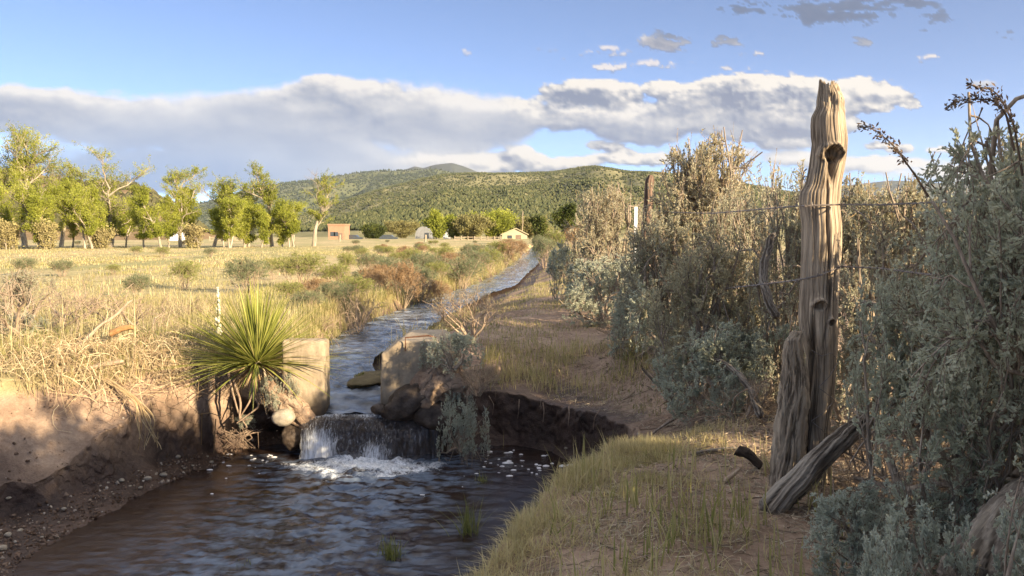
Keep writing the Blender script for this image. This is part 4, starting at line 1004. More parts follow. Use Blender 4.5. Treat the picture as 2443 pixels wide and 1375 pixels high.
tag(log("utility_pole", (x, 216, -.6), (x, 216, 8.0 * 216 / 230), .15, .11, MAT_RAIL, 901, (0, 0, 0), .2, "thin utility pole rising behind the cream barn", "pole", 12, 8), None)
for k, px in enumerate((1014, 810, 700)):
    d = 120 + 4 * k; x = pxw(px, d)
    log("field_post", (x, d, -.3), (x + .1, d, 1.1), .14, .12, MAT_RAIL, 905 + k, (0, 0, 0), .2, ["stout wooden post in the far field below the arched shed", "lone wooden post in the far field by the pinkish house", "lone wooden post at the right end of the cottonwoods"][k], "post", 10, 8)
# ================================================================ PLANTS
def rot_about(v, axis, ang):
    c = np.cos(ang)[..., None]; s = np.sin(ang)[..., None]
    return v * c + np.cross(axis, v) * s + axis * (axis * v).sum(-1, keepdims=True) * (1 - c)
def curve(p0, d0, L, K, rng, wander, up):
    """p0 (N,3), d0 (N,3), L (N,) -> (N,K,3); wandering shoots that turn upward by `up`"""
    N = len(p0); P = np.zeros((N, K, 3)); P[:, 0] = p0; d = unit(d0)
    for k in range(1, K):
        d = unit(d + rng.normal(size=(N, 3)) * wander + np.array([0, 0, up]))
        P[:, k] = P[:, k - 1] + d * (L / (K - 1))[:, None]
    return P
def children(P, n, t0, t1, ang, rng, upb=0.0):
    """n shoots from every branch"""
    N, K, _ = P.shape
    par = np.repeat(np.arange(N), n); t = rng.uniform(t0, t1, N * n) * (K - 1.001)
    i = t.astype(int); f = (t - i)[:, None]
    p = P[par, i] * (1 - f) + P[par, i + 1] * f; tan = unit(P[par, i + 1] - P[par, i])
    ax = unit(np.cross(tan, rng.normal(size=(N * n, 3))))
    d = rot_about(tan, ax, rng.uniform(ang * .55, ang * 1.35, N * n)); d[:, 2] += upb
    return par, t / (K - 1), p, unit(d)
def on_twigs(P, n, t0, rng):
    N, K, _ = P.shape
    par = np.repeat(np.arange(N), n); t = (t0 + (1 - t0) * rng.random(N * n)) * (K - 1.001); i = t.astype(int); f = (t - i)[:, None]
    return P[par, i] * (1 - f) + P[par, i + 1] * f, unit(P[par, i + 1] - P[par, i]), par
def make_bush(seed, height=1.6, width=1.5, stems=8, n1=7, n2=6, n3=5, leaf=.018, lw=.006, per=16, r0=.03, tilt=(.15, 1.0), stalks=0, stalk_len=.25, leafmat=None, stemmat=None, stalkmat=None, wander=.18, up=.10, dead=0.0, droop=0.0, bare=0.0):
    """returns meshes (stems, foliage, stalks) of one shrub, base at the origin"""
    rng = np.random.default_rng(seed)
    az = np.arange(stems) * 2.399 + rng.random(stems); ti = rng.uniform(tilt[0], tilt[1], stems)
    d0 = np.stack([np.cos(az) * np.sin(ti), np.sin(az) * np.sin(ti), np.cos(ti)], -1)
    p0 = np.stack([np.cos(az) * .06, np.sin(az) * .06, 0 * az - .04], -1) * (height / 1.5)
    L0 = height * rng.uniform(.55, .8, stems)
    P0 = curve(p0, d0, L0, 8, rng, wander, up)
    pa, t, p, d = children(P0, n1, .25, 1, .85, rng, .05); P1 = curve(p, d, L0[pa] * rng.uniform(.35, .62, len(pa)) * (1.15 - .4 * t), 6, rng, wander, up * .8)
    L1 = np.linalg.norm(P1[:, -1] - P1[:, 0], axis=1)
    pb, t, p, d = children(P1, n2, .35, 1, .8, rng, .04); P2 = curve(p, d, L1[pb] * rng.uniform(.35, .65, len(pb)), 5, rng, wander * .9, up)
    L2 = np.linalg.norm(P2[:, -1] - P2[:, 0], axis=1)
    pc, t, p, d = children(P2, n3, .35, 1, .85, rng, .06); P3 = curve(p, d, np.clip(L2[pc] * rng.uniform(.3, .7, len(pc)), .03, .12), 4, rng, .14, up + .02)
    sc = np.array([1, 1, 1.0]); top = np.percentile(P3[..., 2], 90); wd = np.percentile(np.hypot(P3[..., 0], P3[..., 1]), 88)
    sc = np.array([width * .5 / wd, width * .5 / wd, height / top])
    P0, P1, P2, P3 = [q * sc for q in (P0, P1, P2, P3)]
    ax = np.array([.52 * width, .52 * width, .54 * height]); ce = np.array([0, 0, .48 * height])
    def inside(q, m):                                              # uneven rounded crown: shoots beyond it are left out
        e = (q - ce) / ax; e[..., 2] = np.where(e[..., 2] < 0, e[..., 2] * .55, e[..., 2]); rho = np.linalg.norm(e, axis=-1)
        a = np.arctan2(e[..., 1], e[..., 0]); return rho < m + .22 * fbm(np.cos(a) * 1.8 + e[..., 2] * 1.5, np.sin(a) * 1.8, e[..., 2] * 2, 3, seed)
    rho0 = np.linalg.norm((P0 - ce) / ax * np.array([1, 1, 1.0]), axis=-1); fade0 = np.where(P0[..., 2] > ce[2] * .6, np.clip((1.0 - rho0) / .4, .05, 1), 1)
    P3 = P3[inside(P3[:, -1], 1.0)]; P2 = P2[inside(P2[:, -1], 1.0)]; P1 = P1[inside(P1[:, 3], 1.0)]
    mb = MB()
    k = np.linspace(1, .45, 8)[None]; V, F, n = tubes(P0, r0 * rng.uniform(.7, 1.25, (stems, 1)) * k * fade0, 7, rng); mb.add(V, F, rng.random(1))
    V, F, n = tubes(P1, np.full((len(P1), 1), r0 * .34) * np.linspace(1, .5, 6)[None], 5, rng); mb.add(V, F)
    V, F, n = tubes(P2, np.full((len(P2), 1), r0 * .15) * np.linspace(1, .5, 5)[None], 4, rng); mb.add(V, F)
    V, F, n = tubes(P3, np.full((len(P3), 1), r0 * .07) * np.linspace(1, .6, 4)[None], 3, rng); mb.add(V, F)
    res = {}
    Fq = [np.concatenate(mb.Q)] + ([np.concatenate(mb.T)] if mb.T else [])
    res['stem'] = mk_mesh("stem", np.concatenate(mb.V), Fq, stemmat, {'rnd': np.concatenate(mb.A), 'crack': np.zeros(mb.n)}, True)
    if per:
        live = P3 if dead == 0 else P3[rng.random(len(P3)) > dead]
        live = live[live[:, 0, 2] > bare * height * rng.uniform(.6, 1.3, len(live))]
        b, tn, par = on_twigs(live, per, .3, rng); N = len(b)
        dv = unit(tn * rng.uniform(.5, 1.5, (N, 1)) + rng.normal(size=(N, 3)) * .55 + np.array([0, 0, .18 - droop]))
        ll = leaf * rng.uniform(.6, 1.35, N)
        V, F = leaves(b, dv, ll, lw * rng.uniform(.7, 1.3, N), rng)
        tw = rng.random(len(live))[par]; clump = fbm(b[:, 0] * 4, b[:, 1] * 4, b[:, 2] * 4, 3, seed) * .5 + .5
        rn = np.clip(.35 * tw + .25 * rng.random(N) + .5 * clump - .05, 0, 1)
        res['foliage'] = mk_mesh("foliage", V, F, leafmat, {'rnd': np.repeat(rn, 4)})
    if stalks:
        sel = rng.choice(len(P2), min(stalks, len(P2)), replace=False)
        sel = sel[np.argsort(-P2[sel, -1, 2])][:int(len(sel) * .8)]
        p = P2[sel, -1]; d = unit(P2[sel, -1] - P2[sel, -3] + np.array([0, 0, .05]))
        Ps = curve(p, d, stalk_len * rng.uniform(.4, 1.2, len(p)), 5, rng, .08, .14)
        mb = MB(); V, F, _ = tubes(Ps, np.full((len(p), 1), .0016 * height / 1.5) * np.linspace(1, .5, 5)[None], 3, rng); mb.add(V, F, .5)
        b, tn, par = on_twigs(Ps, 14, .3, rng)
        V, F = leaves(b, unit(tn + rng.normal(size=b.shape) * .5), .012 * rng.uniform(.6, 1.4, len(b)), .004 * np.ones(len(b)), rng); mb.add(V, F, np.repeat(rng.random(len(b)), 4))
        Fs = [np.concatenate(mb.Q), np.concatenate(mb.T)]
        res['seed_sprays'] = mk_mesh("seed_sprays", np.concatenate(mb.V), Fs, stalkmat, {'rnd': np.concatenate(mb.A)})
    return res
def place_bush(proto, name, x, y, sc, rz, label, cat="bush", group=None, z=None, parts=None):
    z = float(ground_z(x, y)) - .02 if z is None else z
    root = empty(name, (x, y, z), rz, label, cat, group)
    root.scale = sc if hasattr(sc, '__len__') else (sc, sc, sc)
    for pn, me in proto.items():
        if parts and pn not in parts: continue
        link(pn, me, root)
    return root
SAGE = leaf_mat("sage_leaf", [(0, (.25, .25, .185)), (.45, (.41, .40, .295)), (.8, (.52, .495, .365)), (1, (.60, .55, .41))], .42, vary=(1.08, .98, .82))
SAGE_BLUE = leaf_mat("sage_blue_leaf", [(0, (.28, .31, .25)), (.5, (.47, .495, .40)), (1, (.60, .61, .50))], .42, vary=(1.0, .96, .84))
SAGE_TAN = leaf_mat("sage_tan_leaf", [(0, (.27, .25, .165)), (.5, (.47, .43, .295)), (1, (.63, .575, .41))], .35, vary=(.84, .92, .96))
STRAW = leaf_mat("straw", [(0, (.24, .155, .075)), (.5, (.42, .31, .165)), (1, (.60, .48, .29))], .25)
BARK = wood_mat("sage_bark", (.09, .068, .05), (.23, .18, .135), (.38, .315, .245), 30, .12, .004)
DEADWOOD = wood_mat("dead_twigs", (.14, .10, .07), (.27, .20, .14), (.42, .33, .24), 25, .2, .003)
big = [make_bush(1000 + k, 1.7, 1.5, 10, 6, 7, 9, .024, .0115, 20, .032, (.1, 1.2), 60, .12, SAGE, BARK, STRAW, wander=.30, up=.0) for k in range(2)]
tan_ = [make_bush(1010 + k, 1.7, 1.4, 10, 6, 7, 9, .023, .0105, 13, .034, (.1, 1.15), 260, .13, SAGE_TAN, BARK, STRAW, wander=.30, up=.01) for k in range(2)]
low = [make_bush(1020 + k, .8, 1.1, 9, 6, 6, 9, .021, .009, 20, .018, (.3, 1.35), 14, .07, SAGE_BLUE, BARK, STRAW, wander=.30, up=.0) for k in range(2)]
near = make_bush(1030, 1.6, 1.4, 13, 8, 8, 9, .018, .0085, 24, .026, (.1, 1.25), 20, .10, SAGE_BLUE, BARK, STRAW, wander=.30, up=.0, bare=.28)
gaunt = make_bush(1040, .9, 1.1, 9, 6, 6, 5, .016, .005, 6, .018, (.1, 1.0), 120, .12, SAGE, DEADWOOD, STRAW, dead=.5)
deadb = [make_bush(1050 + k, .7, 1.4, 10, 7, 6, 4, .02, .006, 0, .014, (.4, 1.45), 0, .1, None, DEADWOOD, None, wander=.28, up=.02) for k in range(2)]

def B(proto, px, py, top, wpx, lab, d=None, name="sagebrush", rz=None, group="sagebrush along the fence", cat="sagebrush", href=1.7, wref=1.45, z=None, squash=1.0):
    """shrub standing at picture place px, ground row py (or distance d), reaching row `top`"""
    if d is None:
        p = G(px, py, 0.0)
        for _ in range(8): p = G(px, py, .5 * p[2] + .5 * float(ground_z(p[0], p[1])))
        x, y = p[0], p[1]
    else: x, y = at(px, 560, d)[0], d
    zz = float(ground_z(x, y)) if z is None else z
    h = at(px, top, y)[2] - zz; w = wpx / FPX * y; w = np.clip(w / wref, .72 * h / href, 1.5 * h / href) * wref
    return place_bush(proto, name, x, y, (w / wref, w / wref * squash, h / href), px * .7 if rz is None else rz, lab, cat, group, zz - .02)
# the fence row, far to near
B(tan_[0], 1440, 0, 440, 247, "tall tan feathery sagebrush at the far end of the row beside the white marker post", 12.5)
B(low[0], 1395, 0, 560, 169, "low grey green sagebrush at the foot of the tall tan one", 13.0, href=.8, wref=1.1)
B(low[1], 1450, 0, 610, 273, "wide dark grey green sagebrush spilling onto the grassy path", 10.4, href=.8, wref=1.1)
B(tan_[0], 1668, 0, 318, 340, "tallest golden topped sagebrush in the middle of the row", 8.3, rz=2.0)
B(big[0], 1590, 0, 500, 299, "grey green sagebrush in front of the dark old fence post", 8.0)
B(tan_[1], 1800, 0, 418, 250, "golden grey sagebrush just left of the tall post", 6.9)
B(low[0], 1610, 0, 640, 338, "low shadowed sagebrush with dark twiggy underside along the path", 7.7, href=.8, wref=1.1, rz=.4)
B(big[0], 1700, 0, 560, 364, "grey sagebrush with sprawling gnarled stems left of the post", 6.1, rz=3.3)
B(tan_[1], 1890, 0, 372, 260, "pale leaved sagebrush directly behind the tall post", 5.6, rz=1.1)
B(low[1], 1740, 0, 765, 351, "low bluish sagebrush with bare grey trunks beside the dirt path", 5.45, href=.8, wref=1.1, rz=2.2)
B(tan_[0], 2070, 0, 420, 377, "sunlit sagebrush right behind the tall post", 5.0, rz=4.2)
B(tan_[0], 2210, 0, 425, 390, "tan sagebrush between the post and the big blue one", 4.4, rz=5.2)
B(tan_[1], 2090, 0, 600, 390, "sunlit twiggy sagebrush low behind the barbed wire", 4.1, rz=.3)
B(big[0], 2490, 0, 330, 480, "dense sagebrush behind the big one at the right edge", 3.7, rz=1.9)
# large one at the right edge, close to the camera
nb = B(near, 2640, 0, 190, 1100, "big bluish sagebrush filling the right edge close to the camera", 2.3, rz=.9, href=1.6, wref=1.4)
B(near, 2400, 0, 450, 640, "silvery sagebrush leaning out of the big one over the dead twigs", 2.9, rz=3.0, href=1.6, wref=1.4)
B(low[1], 2160, 0, 1140, 429, "small pale sagebrush in the bottom right corner near the dead trunk", 2.35, href=.8, wref=1.1, rz=1.0)
B(low[0], 2400, 0, 1180, 300, "small grey sagebrush sprouting over the barky dead trunk", 1.75, href=.8, wref=1.1, rz=1.6, z=-.03)
for k, (px, d, top, w) in enumerate([(1455, 11.2, 640, 180), (1555, 8.9, 680, 200), (1670, 7.1, 725, 220), (1790, 6.3, 700, 240), (1860, 5.3, 760, 240), (1765, 5.0, 870, 130)]):
    B(low[k % 2], px, 0, top, w, ["low grey sagebrush at the far edge of the grassy path", "low sagebrush hugging the path below the dark old post", "dense low sagebrush under the tallest golden one", "dense grey sagebrush under the golden grey one", "dark grey sagebrush close behind the post's left side", "small pale sage tuft on the dirt left of the post"][k], d, href=.8, wref=1.1, rz=k * 1.7)
# arching shoots of the near bush against the sky
def shoot(pts, seed, n=260):
    rng = np.random.default_rng(seed); pts = np.array(pts); K = 40
    s = np.concatenate([[0], np.cumsum(np.linalg.norm(np.diff(pts, axis=0), axis=1))]); t = np.linspace(0, s[-1], K)
    C = np.stack([np.interp(t, s, pts[:, k]) for k in range(3)], -1)
    for _ in range(4): C[1:-1] = (C[:-2] + 2 * C[1:-1] + C[2:]) / 4
    mb = MB(); V, F, _ = tubes(C[None], np.linspace(.0035, .0012, K)[None], 5, rng); mb.add(V, F, .2)
    b, tn, _ = on_twigs(C[None], n, .35, rng); g = .006 * rng.normal(size=b.shape); dv = unit(tn + rng.normal(size=b.shape) * .7)
    V, F = leaves(b + g, dv, .015 * rng.uniform(.5, 1.3, len(b)), .006 * np.ones(len(b)), rng); mb.add(V, F, np.repeat(rng.random(len(b)), 4))
    return mb
SHOOT = leaf_mat("shoot", [(0, (.09, .065, .05)), (.5, (.20, .15, .11)), (1, (.33, .25, .18))], .2)
for k, pts in enumerate(([at(2215, 470, 2.35), at(2185, 420, 2.35), at(2130, 345, 2.35), at(2085, 308, 2.35), at(2046, 300, 2.35)],
                         [at(2420, 360, 2.1), at(2400, 270, 2.1), at(2370, 238, 2.1), at(2300, 236, 2.1), at(2262, 254, 2.1)],
                         [at(2440, 420, 2.2), at(2420, 300, 2.2), at(2385, 230, 2.2), at(2365, 212, 2.2), at(2330, 208, 2.2), at(2305, 200, 2.2)])):
    o = shoot(pts, 40 + k, 170).build("arching_shoot", SHOOT); o.parent = nb
    o.matrix_parent_inverse = (Matrix.LocRotScale(nb.location, nb.rotation_euler, nb.scale)).inverted()
# unseen sagebrush added at the camera's right and behind to shade the foreground
for k, (x, y, s) in enumerate([(1.95, 1.15, 1.15), (2.7, 1.5, 1.1), (3.0, .1, 1.15), (2.2, .1, .95), (3.1, -1.4, 1.1)]):
    place_bush(big[k % 2], "sagebrush", x, y, s, k * 1.1, "unseen grey green sagebrush added right of the camera to shade the foreground", "sagebrush", "unseen sagebrush added for shade")
# plants round the headgate
B(gaunt, 1125, 838, 690, 240, "gaunt half dead sagebrush on top of the right headgate block", None, href=.9, wref=1.1, group="sagebrush by the headgate", rz=.5, z=.02)
B(low[0], 1078, 0, 785, 200, "silvery sagebrush in front of the right headgate block", 6.85, href=.8, wref=1.1, group="sagebrush by the headgate", z=-.02)
B(gaunt, 1140, 0, 868, 160, "pale sagebrush leaning over the eroded bank right of the fall", 6.95, href=.9, wref=1.1, group="sagebrush by the headgate", z=-.28)
B(low[0], 1095, 0, 928, 150, "silvery sagebrush sprig hanging over the dark water by the fall", 6.8, href=.8, wref=1.1, group="sagebrush by the headgate", z=-.72, rz=4)
B(low[0], 665, 0, 885, 100, "small sage tuft growing on the earthy slab left of the fall", 6.95, href=.8, wref=1.1, group="sagebrush by the headgate", z=-.36, rz=2.5)
B(low[1], 575, 0, 985, 60, "tiny sprig dangling from the undercut bank below the yucca", 7.05, href=.8, wref=1.1, group="sagebrush by the headgate", z=-.6, rz=.5)

# ---------------------------------------------------------------- yucca
def build_yucca():
    rng = np.random.default_rng(88); b0 = at(612, 868, 7.06); b0[2] = max(b0[2], float(ground_z(b0[0], b0[1])) - .01)
    root = empty("yucca", b0, 0, "spiky green yucca on the cut bank beside the left headgate wall", "yucca")
    def fan(n, el0, el1, L0, L1, W, sag):
        az = rng.uniform(0, 2 * math.pi, n); el = np.radians(rng.uniform(el0, el1, n)); L = rng.uniform(L0, L1, n)
        K = 7; t = np.linspace(0, 1, K)
        d = np.stack([np.cos(az) * np.cos(el), np.sin(az) * np.cos(el), np.sin(el)], -1); s = unit(np.cross(d, np.array([0, 0, 1.0]) + 1e-3)); nn = np.cross(s, d)
        C = d[:, None] * (L[:, None] * t)[..., None] + d[:, None] * .03; C[..., 2] -= sag * (L[:, None] * t) ** 2 * np.cos(el)[:, None] * rng.uniform(.4, 1.6, (n, 1))
        w = (W * np.array([.9, 1, .9, .75, .55, .32, .04]))[None, :, None]
        V = np.stack([C - s[:, None] * w, C - nn[:, None] * w * .5, C + s[:, None] * w], 2)
        f = grid_faces(K, 3); F = (f[None] + (np.arange(n) * K * 3)[:, None, None]).reshape(-1, 4)
        return V.reshape(-1, 3), F, np.repeat(rng.random(n), K * 3)
    mb = MB(); mb.add(*fan(430, 2, 86, .36, .86, .0066, .18)); mb.add(*fan(90, 40, 90, .5, .82, .0072, .08)); mb.add(*fan(80, -10, 20, .4, .74, .0072, .35))
    for q in mb.V: q[:, :2] *= 1.25; q[:, 2] *= .93
    mb.build("leaves", leaf_mat("yucca_leaf", [(0, (.16, .18, .035)), (.6, (.31, .325, .075)), (.9, (.44, .42, .13)), (1, (.48, .38, .19))], .2), root)
    mb = MB(); mb.add(*fan(130, -50, 6, .16, .36, .006, .5)); mb.build("dead_leaves", STRAW, root)
    V, F = poly_tube([(0, 0, -.25), (.01, 0, -.08), (0, 0, .05)], [.07, .085, .05], 10, 12); obj("crown", V, F, BARK, root, smooth=True)
    # flower stalk with its cream bells
    p0 = at(520, 800, 6.98) - b0; p1 = at(519, 676, 6.95) - b0
    V, F = poly_tube([(0, -.02, 0), p0 * .6 + np.array([0, 0, -.02]), p0, p1], [.009, .008, .007, .003], 24, 6); st = obj("flower_stalk", V, F, leaf_mat("stalk_green", [(0, (.16, .17, .07)), (1, (.2, .2, .09))], .1), root, smooth=True)
    mb = MB(); th = np.linspace(0, 2 * math.pi, 8)[:-1]
    for k in range(34):
        t = rng.random() * .95; c = p0 + (p1 - p0) * t; a = rng.uniform(0, 6.28); o = np.array([math.cos(a), math.sin(a), -.2]) * .020 * (1.15 - t); r = .015 * (1.2 - .7 * t)
        V = []
        for h, q in ((.9, .25), (.55, .85), (0, 1), (-.6, .75), (-1.0, .2)): V += [c + o + np.array([r * q * math.cos(u), r * q * math.sin(u), r * 1.3 * h]) for u in th]
        mb.add(V, grid_faces(5, 7, True), rng.random())
    mb.build("flowers", leaf_mat("yucca_flower", [(0, (.56, .52, .36)), (1, (.78, .74, .58))], .3), st, smooth=True)
build_yucca()

# ---------------------------------------------------------------- shrubs of the field
RAB = leaf_mat("rabbitbrush_leaf", [(0, (.13, .155, .045)), (.5, (.25, .27, .085)), (1, (.40, .38, .15))], .3)
RABG = leaf_mat("greygreen_leaf", [(0, (.105, .13, .07)), (.5, (.19, .215, .12)), (1, (.31, .32, .18))], .3)
DRYL = leaf_mat("dry_leaf", [(0, (.19, .12, .06)), (.5, (.33, .22, .12)), (1, (.47, .34, .20))], .3)
broom = lambda seed, m, sm: make_bush(seed, .8, .9, 14, 6, 5, 4, .035, .006, 9, .007, (.05, .75), 0, .1, m, sm, None, wander=.06, up=.06)
rab = [broom(1100, RAB, DEADWOOD), broom(1101, RABG, DEADWOOD), broom(1102, DRYL, DEADWOOD)]
FS = [(440, 690, 618, 95, 0, "yellow green rabbitbrush in the field behind the dry branches"), (592, 700, 610, 120, 1, "grey green rabbitbrush right behind the yucca flower stalk"), (720, 690, 600, 170, 0, "wide bright yellow green rabbitbrush right of the yucca"),
      (650, 668, 612, 60, 0, "small yellowish tuft between two field shrubs"), (875, 655, 602, 95, 1, "rounded grey green shrub on the left bank midway up the ditch"), (960, 715, 622, 110, 2, "brown dry shrub with upright stems on the ditch bank"),
      (1015, 668, 600, 100, 1, "dark green shrub leaning over the ditch bank"), (1100, 672, 610, 130, 1, "broad dark grey green shrub overhanging the narrow water"), (1165, 652, 590, 80, 0, "pale yellow shrub where the ditch narrows"), (1205, 640, 575, 70, 2, "tan dry shrub close to the far bend of the ditch"),
      (1240, 622, 572, 50, 2, "small tan shrub at the end of the visible ditch"), (330, 712, 650, 80, 1, "faded grey green shrub among straw left of the field"), (150, 660, 618, 70, 1, "low green shrub alone in the tan field at the left"), (60, 658, 612, 70, 1, "low green shrub near the left edge of the field"),
      (1040, 735, 665, 80, 2, "wispy dry shrub at the water edge below the dark bank"), (800, 690, 625, 90, 0, "yellow green shrub left of the reddish bank"), (900, 700, 640, 70, 2, "dry tan grass clump above the reddish bank"), (830, 660, 600, 60, 0, "yellowish shrub behind the reddish bank"),
      (985, 640, 590, 60, 0, "pale shrub in the field beyond the dark green one"), (1060, 632, 585, 60, 0, "yellowish shrub further up the left bank"), (1120, 622, 580, 50, 1, "grey green shrub far up the left bank"), (270, 655, 628, 50, 0, "small yellow tuft in the open field"),
      (1300, 640, 565, 70, 1, "grey green shrub at the right side of the far ditch"), (1325, 625, 545, 50, 0, "bright yellow green shrub at the far end of the path"), (1345, 660, 590, 90, 1, "grey shrub where the path narrows"), (1285, 610, 560, 50, 1, "small grey shrub past the last water"), (1370, 600, 540, 70, 2, "tan shrub at the far end of the fence row")]
strip = [(735, 745, 690, 150), (800, 735, 668, 130), (850, 720, 655, 140), (905, 690, 628, 130), (935, 668, 612, 120), (990, 690, 628, 120), (1045, 680, 622, 130), (1075, 655, 600, 110), (1130, 650, 594, 100), (1150, 632, 582, 90), (1190, 622, 574, 80), (1215, 612, 568, 70), (1010, 650, 606, 110), (870, 680, 640, 110), (690, 720, 668, 130), (760, 715, 660, 120)]
for k, (px, py, top, w) in enumerate(strip):
    FS.append((px, py, top, w, (1, 1, 0, 2)[k % 4], "grey green brush in the continuous strip along the left edge of the ditch"))
for px, py, top, w, k, lab in FS:
    B(rab[k], px, py, top, w, lab, None, "field_shrub", group="brush strip along the ditch" if "strip" in lab else "shrubs of the field", cat="shrub", href=.8, wref=.9)
rng = np.random.default_rng(321)
for k in range(34):
    py = rng.uniform(580, 632); px = rng.uniform(820, 1220) if rng.random() < .8 else rng.uniform(0, 800)
    if px > 1221 + (610 - py) * 2: continue
    h = (py - 560) * rng.uniform(.35, .55); 
    B(rab[k % 2 if rng.random() < .8 else 2], px, py, py - h, h * rng.uniform(1.3, 1.9), "small distant shrub scattered over the tan field", None, "field_shrub", group="small distant shrubs of the field", cat="shrub", href=.8, wref=.9)

# ---------------------------------------------------------------- dead brush, roots and straw on the left bank
B(deadb[0], 330, 815, 690, 380, "tangle of dry brown branches heaped on the left bank", None, "dead_brush", group="dead brush on the left bank", cat="dead brush", href=.7, wref=1.4)
B(deadb[1], 90, 830, 660, 480, "pale sprawling dead brush at the left edge", None, "dead_brush", group="dead brush on the left bank", cat="dead brush", href=.7, wref=1.4)
B(deadb[0], 190, 905, 820, 380, "grey dead brush drooping over the mud slope", None, "dead_brush", group="dead brush on the left bank", cat="dead brush", href=.7, wref=1.4, rz=2.0)
B(deadb[1], 450, 760, 700, 220, "thin dry brush between the heap and the yucca", None, "dead_brush", group="dead brush on the left bank", cat="dead brush", href=.7, wref=1.4, rz=1.0)
B(tan_[0], 60, 780, 640, 260, "sunlit straw coloured brush at the left edge of the bank", None, "dead_brush", group="dead brush on the left bank", cat="dead brush", rz=1.0)
B(low[0], 50, 825, 745, 150, "green tufted shrub at the left edge of the bank", None, group="sagebrush on the left bank", href=.8, wref=1.1)
log("driftwood", at(-120, 960, 6.1), at(290, 868, 6.65), .045, .02, DEADWOOD, 761, (0, 0, .05), 1, "long grey driftwood branch lying along the left bank", "driftwood", 60, 24)
log("driftwood", at(170, 845, 6.9), at(320, 715, 7.3), .018, .01, DEADWOOD, 765, (0, 0, .02), 1, "straight dry stick poking out of the branch heap", "stick", 40, 12)
log("driftwood", at(262, 800, 6.95), at(318, 782, 6.95), .028, .022, wood_mat("orange_bark", (.16, .08, .03), (.33, .18, .075), (.45, .28, .13), 20, .2, .004), 767, (0, 0, .02), 1, "short orange brown piece of rotten wood in the branch heap", "rotten wood", 40, 20)
def hanging(name, lab, cat, lines, r, mat, seed):
    mb = MB(); rng = np.random.default_rng(seed)
    for pts in lines:
        P = np.array(pts); s = np.linspace(0, len(P) - 1, 24); idx = np.arange(len(P)); C = np.stack([np.interp(s, idx, P[:, k]) for k in range(3)], -1)
        for _ in range(4): C[1:-1] = (C[:-2] + 2 * C[1:-1] + C[2:]) / 4
        V, F, _ = tubes(C[None], np.linspace(r, r * .4, 24)[None], 4, rng); mb.add(V, F, rng.random())
    return tag(mb.build(name, mat, smooth=True), lab, cat)
rng = np.random.default_rng(15)
Ls = []
for k in range(13):
    a = rng.uniform(0, 1); d = 6.35
    Ls.append([at(215 + 20 * a, 888, 6.6), at(270 + 25 * a, 925, 6.45), at(318 + 18 * rng.random(), 955, 6.35), at(318 + 65 * rng.random(), 1000, 6.28), at(322 + 68 * a, 1050 + 20 * rng.random(), 6.25), at(318 + 75 * a, 1030 + 45 * rng.random(), 6.22)])
hanging("straw_bundle", "bundle of pale dry stems hanging over the mud bank", "dry stems", Ls, .0055, STRAW, 3)
ROOT = wood_mat("roots", (.07, .045, .03), (.20, .14, .10), (.34, .26, .19), 30, .2, .003)
hanging("root", "pair of thin pale roots hanging from the lit cut bank", "root", [[at(482, 985, 7.0), at(481, 1030, 6.95), at(480, 1085, 6.9)], [at(515, 1000, 7.0), at(512, 1040, 6.95), at(510, 1085, 6.92)], [at(470, 990, 7.0), at(500, 985, 6.95), at(530, 995, 7.0)]], .006, STRAW, 4)
hanging("root", "twisted brown roots under the yucca at the edge of the hollow", "root", [[at(545, 890, 7.0), at(556, 940, 6.95), at(570, 990, 6.93), at(590, 1020, 6.92)], [at(556, 905, 7.0), at(575, 960, 6.93), at(570, 1005, 6.92), at(600, 1000, 6.9)], [at(620, 900, 7.0), at(595, 960, 6.95), at(570, 1000, 6.93)], [at(600, 930, 7), at(620, 970, 6.95), at(565, 1010, 6.9)]], .014, ROOT, 5)
hanging("root", "wiry root ball dangling in the dark hollow below the yucca", "root", [[at(575 + 25 * rng.normal(), 1020 + 12 * rng.random(), 7.02), at(570 + 22 * rng.normal(), 1045, 6.98 + .05 * rng.random()), at(565 + 24 * rng.normal(), 1070, 7.0)] for k in range(30)], .003, ROOT, 6)
hanging("root", "pale twig lying on the dark mud under the bank", "twig", [[at(380, 1103, 6.65), at(405, 1094, 6.7), at(420, 1092, 6.7), at(428, 1099, 6.7)]], .008, STRAW, 7)
for k in range(5):
    hanging("root", "thin root hanging over the shaded bank right of the pool", "root", [[at(1175 + 60 * k + 10 * rng.normal(), 945 + 8 * k, 7.5 - .25 * k), at(1178 + 60 * k, 965 + 8 * k, 7.42 - .25 * k), at(1175 + 60 * k, 990 + 9 * k, 7.4 - .25 * k)]], .005, ROOT, 8 + k)['group'] = "thin roots over the shaded bank"
B(deadb[0], 850, 762, 700, 150, "reddish brown mat of roots and dry brush on the ditch bank", None, "dead_brush", group="dead brush on the ditch bank", cat="dead brush", href=.7, wref=1.4, rz=2.0)
B(deadb[1], 770, 800, 745, 130, "dark dry brush on the ditch bank just behind the headgate", None, "dead_brush", group="dead brush on the ditch bank", cat="dead brush", href=.7, wref=1.4, rz=1.0)
B(deadb[0], 1000, 735, 660, 110, "thin reddish dead brush overhanging the ditch water", None, "dead_brush", group="dead brush on the ditch bank", cat="dead brush", href=.7, wref=1.4, rz=.2)
